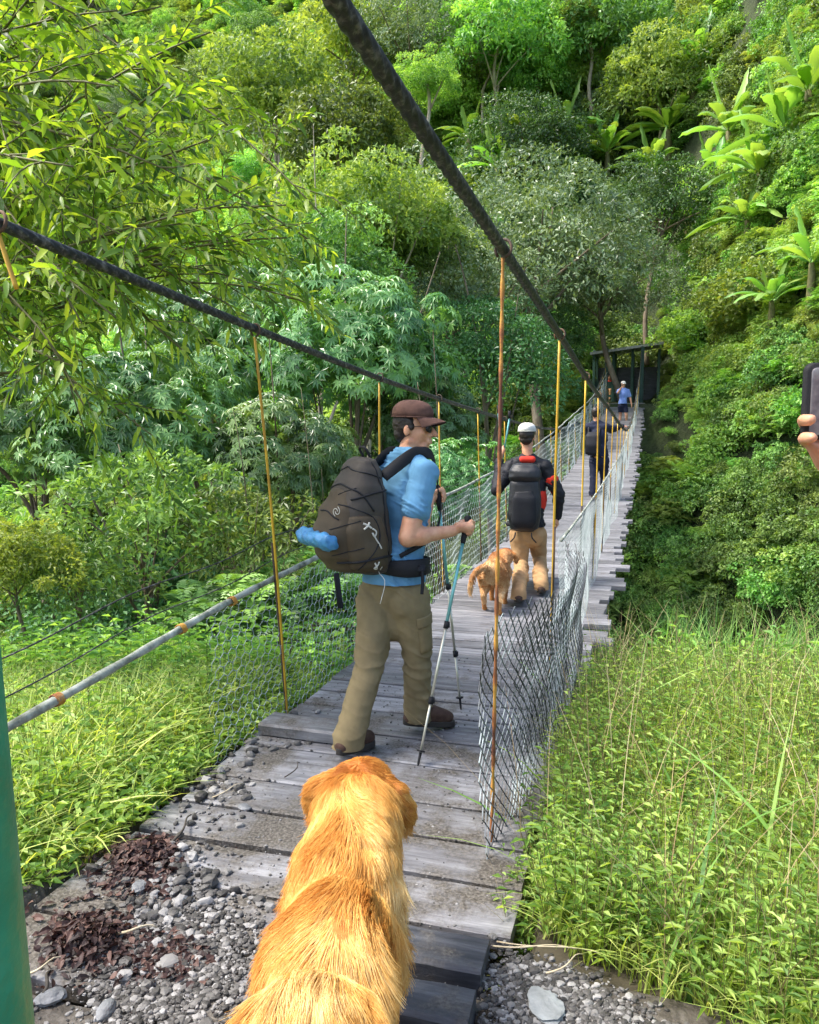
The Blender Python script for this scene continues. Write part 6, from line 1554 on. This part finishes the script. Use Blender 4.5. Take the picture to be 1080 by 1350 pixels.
def dog(O, fw, label, s, legs, tailpts, headc, hturn, m_fur, nf, voxel, rad, big=True, group=None):
    fw = nrm(fw * A(1, 1, 0)); rg_ = np.cross(fw, UP); Rf = np.stack([rg_, fw, UP], 1)
    L2 = lambda x, y, z: O + (rg_ * x + fw * y + UP * z) * s
    root = empty('dog', O); tag(root, label, 'dog'); inv = Matrix.Translation(-Vector(O))
    P = [ell(L2(0, -.38, .465), A(.142, .19, .135) * s, Rf), ell(L2(0, -.08, .45), A(.140, .30, .152) * s, Rf), ell(L2(0, .15, .45), A(.135, .2, .165) * s, Rf), ell(L2(0, -.15, .43), A(.12, .28, .13) * s, Rf)]
    hx_, hy_, hz_ = headc
    P += [cap(L2(0, .2, .5), L2(hx_ * .7, hy_ - .1, hz_ - .02), .128 * s, .104 * s), ell(L2(0, .28, .42), A(.09, .11, .13) * s, Rf)]
    hf = nrm(fw * math.cos(hturn) + rg_ * math.sin(hturn)); hs = np.cross(hf, UP); H3 = lambda x, y, z: L2(hx_, hy_, hz_) + (hs * x + hf * y + UP * z) * s; Rh = np.stack([hs, hf, UP], 1)
    P += [ell(H3(0, 0, 0), A(.088, .1, .08) * s, Rh), ell(H3(0, .05, .0), A(.066, .07, .06) * s, Rh), cap(H3(0, .07, -.02), H3(0, .19, -.045), .047 * s, .034 * s), cap(H3(0, .07, -.045), H3(0, .17, -.068), .035 * s, .024 * s)]
    for sg in (-1, 1):
        P += chain_caps([H3(sg * .07, -.01, .03), H3(sg * .112, -.012, .0), H3(sg * .132, .0, -.055), H3(sg * .128, .015, -.105)], np.array([.024, .032, .034, .022]) * s, n=14, flat=.75)
    for nm, pts in legs.items():
        sg = -1 if nm[1] == 'L' else 1
        if nm[0] == 'F': rs_ = [.064, .047, .034, .029, .03]; 
        else: rs_ = [.09, .07, .036, .029, .03]
        PP = [L2(*p) for p in pts]; P += chain_caps(PP, np.array(rs_[:len(PP)]) * s)
        P += [ell(PP[-1] + fw * .025 * s + UP * .0, A(.034, .05, .025) * s, Rf)]
        for tx in (-.02, -.007, .007, .02): P.append(ell(PP[-1] + fw * .062 * s + rg_ * tx * s - UP * .004, A(.0095, .018, .013) * s, Rf))
    TP_ = [L2(*p) for p in tailpts]; P += chain_caps(TP_, np.linspace(.036, .018, len(TP_)) * s)
    body = fuse('body', P, voxel, 12 if big else 8, M['furskin'], root); body.matrix_parent_inverse = inv
    nb = MB(); nb.add(*[x for x in (ell(H3(0, .222, -.035), A(.018, .014, .013) * s, Rh).reshape(-1, 3),)], np.array([[0, 1, 2]])); 
    G = ell(H3(0, .222, -.035), A(.018, .014, .013) * s, Rh); nb = MB(); nb.loft(G); o = nb.obj('nose', M['nose'], root); o.matrix_parent_inverse = inv
    for sg in (-1, 1):
        eb = MB(); eb.loft(ell(H3(sg * .034, .1, .018), A(.011, .011, .011) * s, Rh)); o = eb.obj('eye', M['nose'], root); o.matrix_parent_inverse = inv
    ys = np.array([p[1] for p in tailpts])
    def lenf(c, n_):
        c = c / s; y, z, x = c[:, 1], c[:, 2], c[:, 0]
        L = .052 + .022 * sm(-.1, -.4, y) + .02 * sm(.1, .3, y) * sm(.44, .40, z)
        L = np.where((y > hy_ - .08) & (z > hz_ - .12), .027, L); L = np.where((y > hy_ + .05), .008, L)
        L = np.where(z < .25, .016, L); L = np.where(z < .08, .007, L)
        L = np.where((z < .36) & (z > .16) & (y < -.38), .05, L)
        L = np.where((y < -.50) & (z > .2), .085, L); return L * s * (1 if big else .55)
    def dirf(c, n_):
        c = c / s; D = np.zeros_like(c); sgn = np.tanh(c[:, 0] * 25)
        D[:, 1] = -1.; D[:, 0] = sgn * (.35 + .75 * sm(.0, .3, c[:, 1]) * sm(hy_ + .02, hy_ - .1, c[:, 1])); D[:, 2] = -.35 * sm(.03, .12, np.abs(c[:, 0])) - .25
        hd_ = (c[:, 1] > hy_ - .06) & (c[:, 2] > hz_ - .1)
        # crown of the head: hair radiates from a point
        rel = c - A(hx_ + .0, hy_ - .015, hz_ + .07); rel = nrm(rel)
        D = np.where(hd_[:, None], nrm(rel * A(1, 1, .6) + A(0, -.15, -.2)), D)
        low = c[:, 2] < .3; D = np.where(low[:, None], A(0, -.25, -1.)[None] + D * .1, D)
        tl = (c[:, 1] < -.52) & (c[:, 2] > .2); D = np.where(tl[:, None], A(0, -.5, -.9)[None] + n_ * .5, D); return D
    def colf(c, n_, lock):
        c = c / s; v = .52 + (.17 * noise3(c, 11, 3) + .20 * lock[:, 0]) * (1 if big else .45)
        v = v + .26 * sm(-.02, -.3, c[:, 1]) * sm(.13, .03, np.abs(c[:, 0] + .02)) - .03 * sm(.05, .2, c[:, 1])
        rel = np.linalg.norm(c - A(hx_, hy_ - .02, hz_ + .08), axis=1); v = v - .6 * np.exp(-(rel / .07) ** 2)
        v = np.where((c[:, 2] < .4) & (c[:, 1] < -.35), v + .15, v); return v
    fur(body, root, inv, (Rf, O), nf, lenf, dirf, colf, m_fur, rad, K=7 if big else 5)
    return root
pH = atz(474, 1032, .60); pRr = atz(412, 1310, .58)
fwd1 = nrm((pH - pRr) * A(1, 1, 0)); O = pH * A(1, 1, 0) - fwd1 * .50
legs = {'FL': [(-.07, .16, .38), (-.095, .1, .27), (-.09, .16, .15), (-.09, .15, .04), (-.09, .17, .022)], 'FR': [(.07, .18, .38), (.095, .16, .27), (.09, .24, .16), (.09, .22, .06), (.09, .25, .022)],
        'HL': [(-.085, -.4, .44), (-.1, -.30, .3), (-.1, -.45, .2), (-.1, -.42, .06), (-.1, -.4, .022)], 'HR': [(.085, -.4, .44), (.1, -.36, .3), (.1, -.56, .2), (.1, -.55, .06), (.1, -.53, .022)]}
dog(O, fwd1, 'big golden retriever seen from above behind, facing up the bridge in the foreground', 1.0, legs, [(0, -.5, .5), (.01, -.6, .46), (.02, -.7, .38), (.02, -.78, .3)], (0, .50, .585), .12, M['fur'], 150000, .0065, .00065)
# second dog
dd = atz(655, 798, 0.); fw2 = nrm(fh * math.cos(R(14)) + rt * math.sin(R(14)))
legs2 = {'FL': [(-.07, .16, .38), (-.095, .12, .27), (-.09, .2, .16), (-.09, .2, .06), (-.09, .22, .022)], 'FR': [(.09, .16, .4), (.095, .06, .27), (.09, .08, .16), (.09, .05, .05), (.09, .07, .022)],
         'HL': [(-.085, -.4, .44), (-.1, -.28, .3), (-.1, -.38, .2), (-.1, -.32, .06), (-.1, -.3, .022)], 'HR': [(.085, -.4, .44), (.1, -.38, .3), (.1, -.56, .21), (.1, -.54, .07), (.1, -.51, .022)]}
dog(A(dd[0], dd[1], 0.), fw2, 'smaller tawny dog seen from behind, between the capped hikers on the deck', .78, legs2, [(0, -.48, .52), (-.06, -.58, .56), (-.15, -.64, .52), (-.21, -.66, .40), (-.21, -.64, .28)], (.04, .52, .54), .2, M['fur2'], 32000, .009, .0016, False)
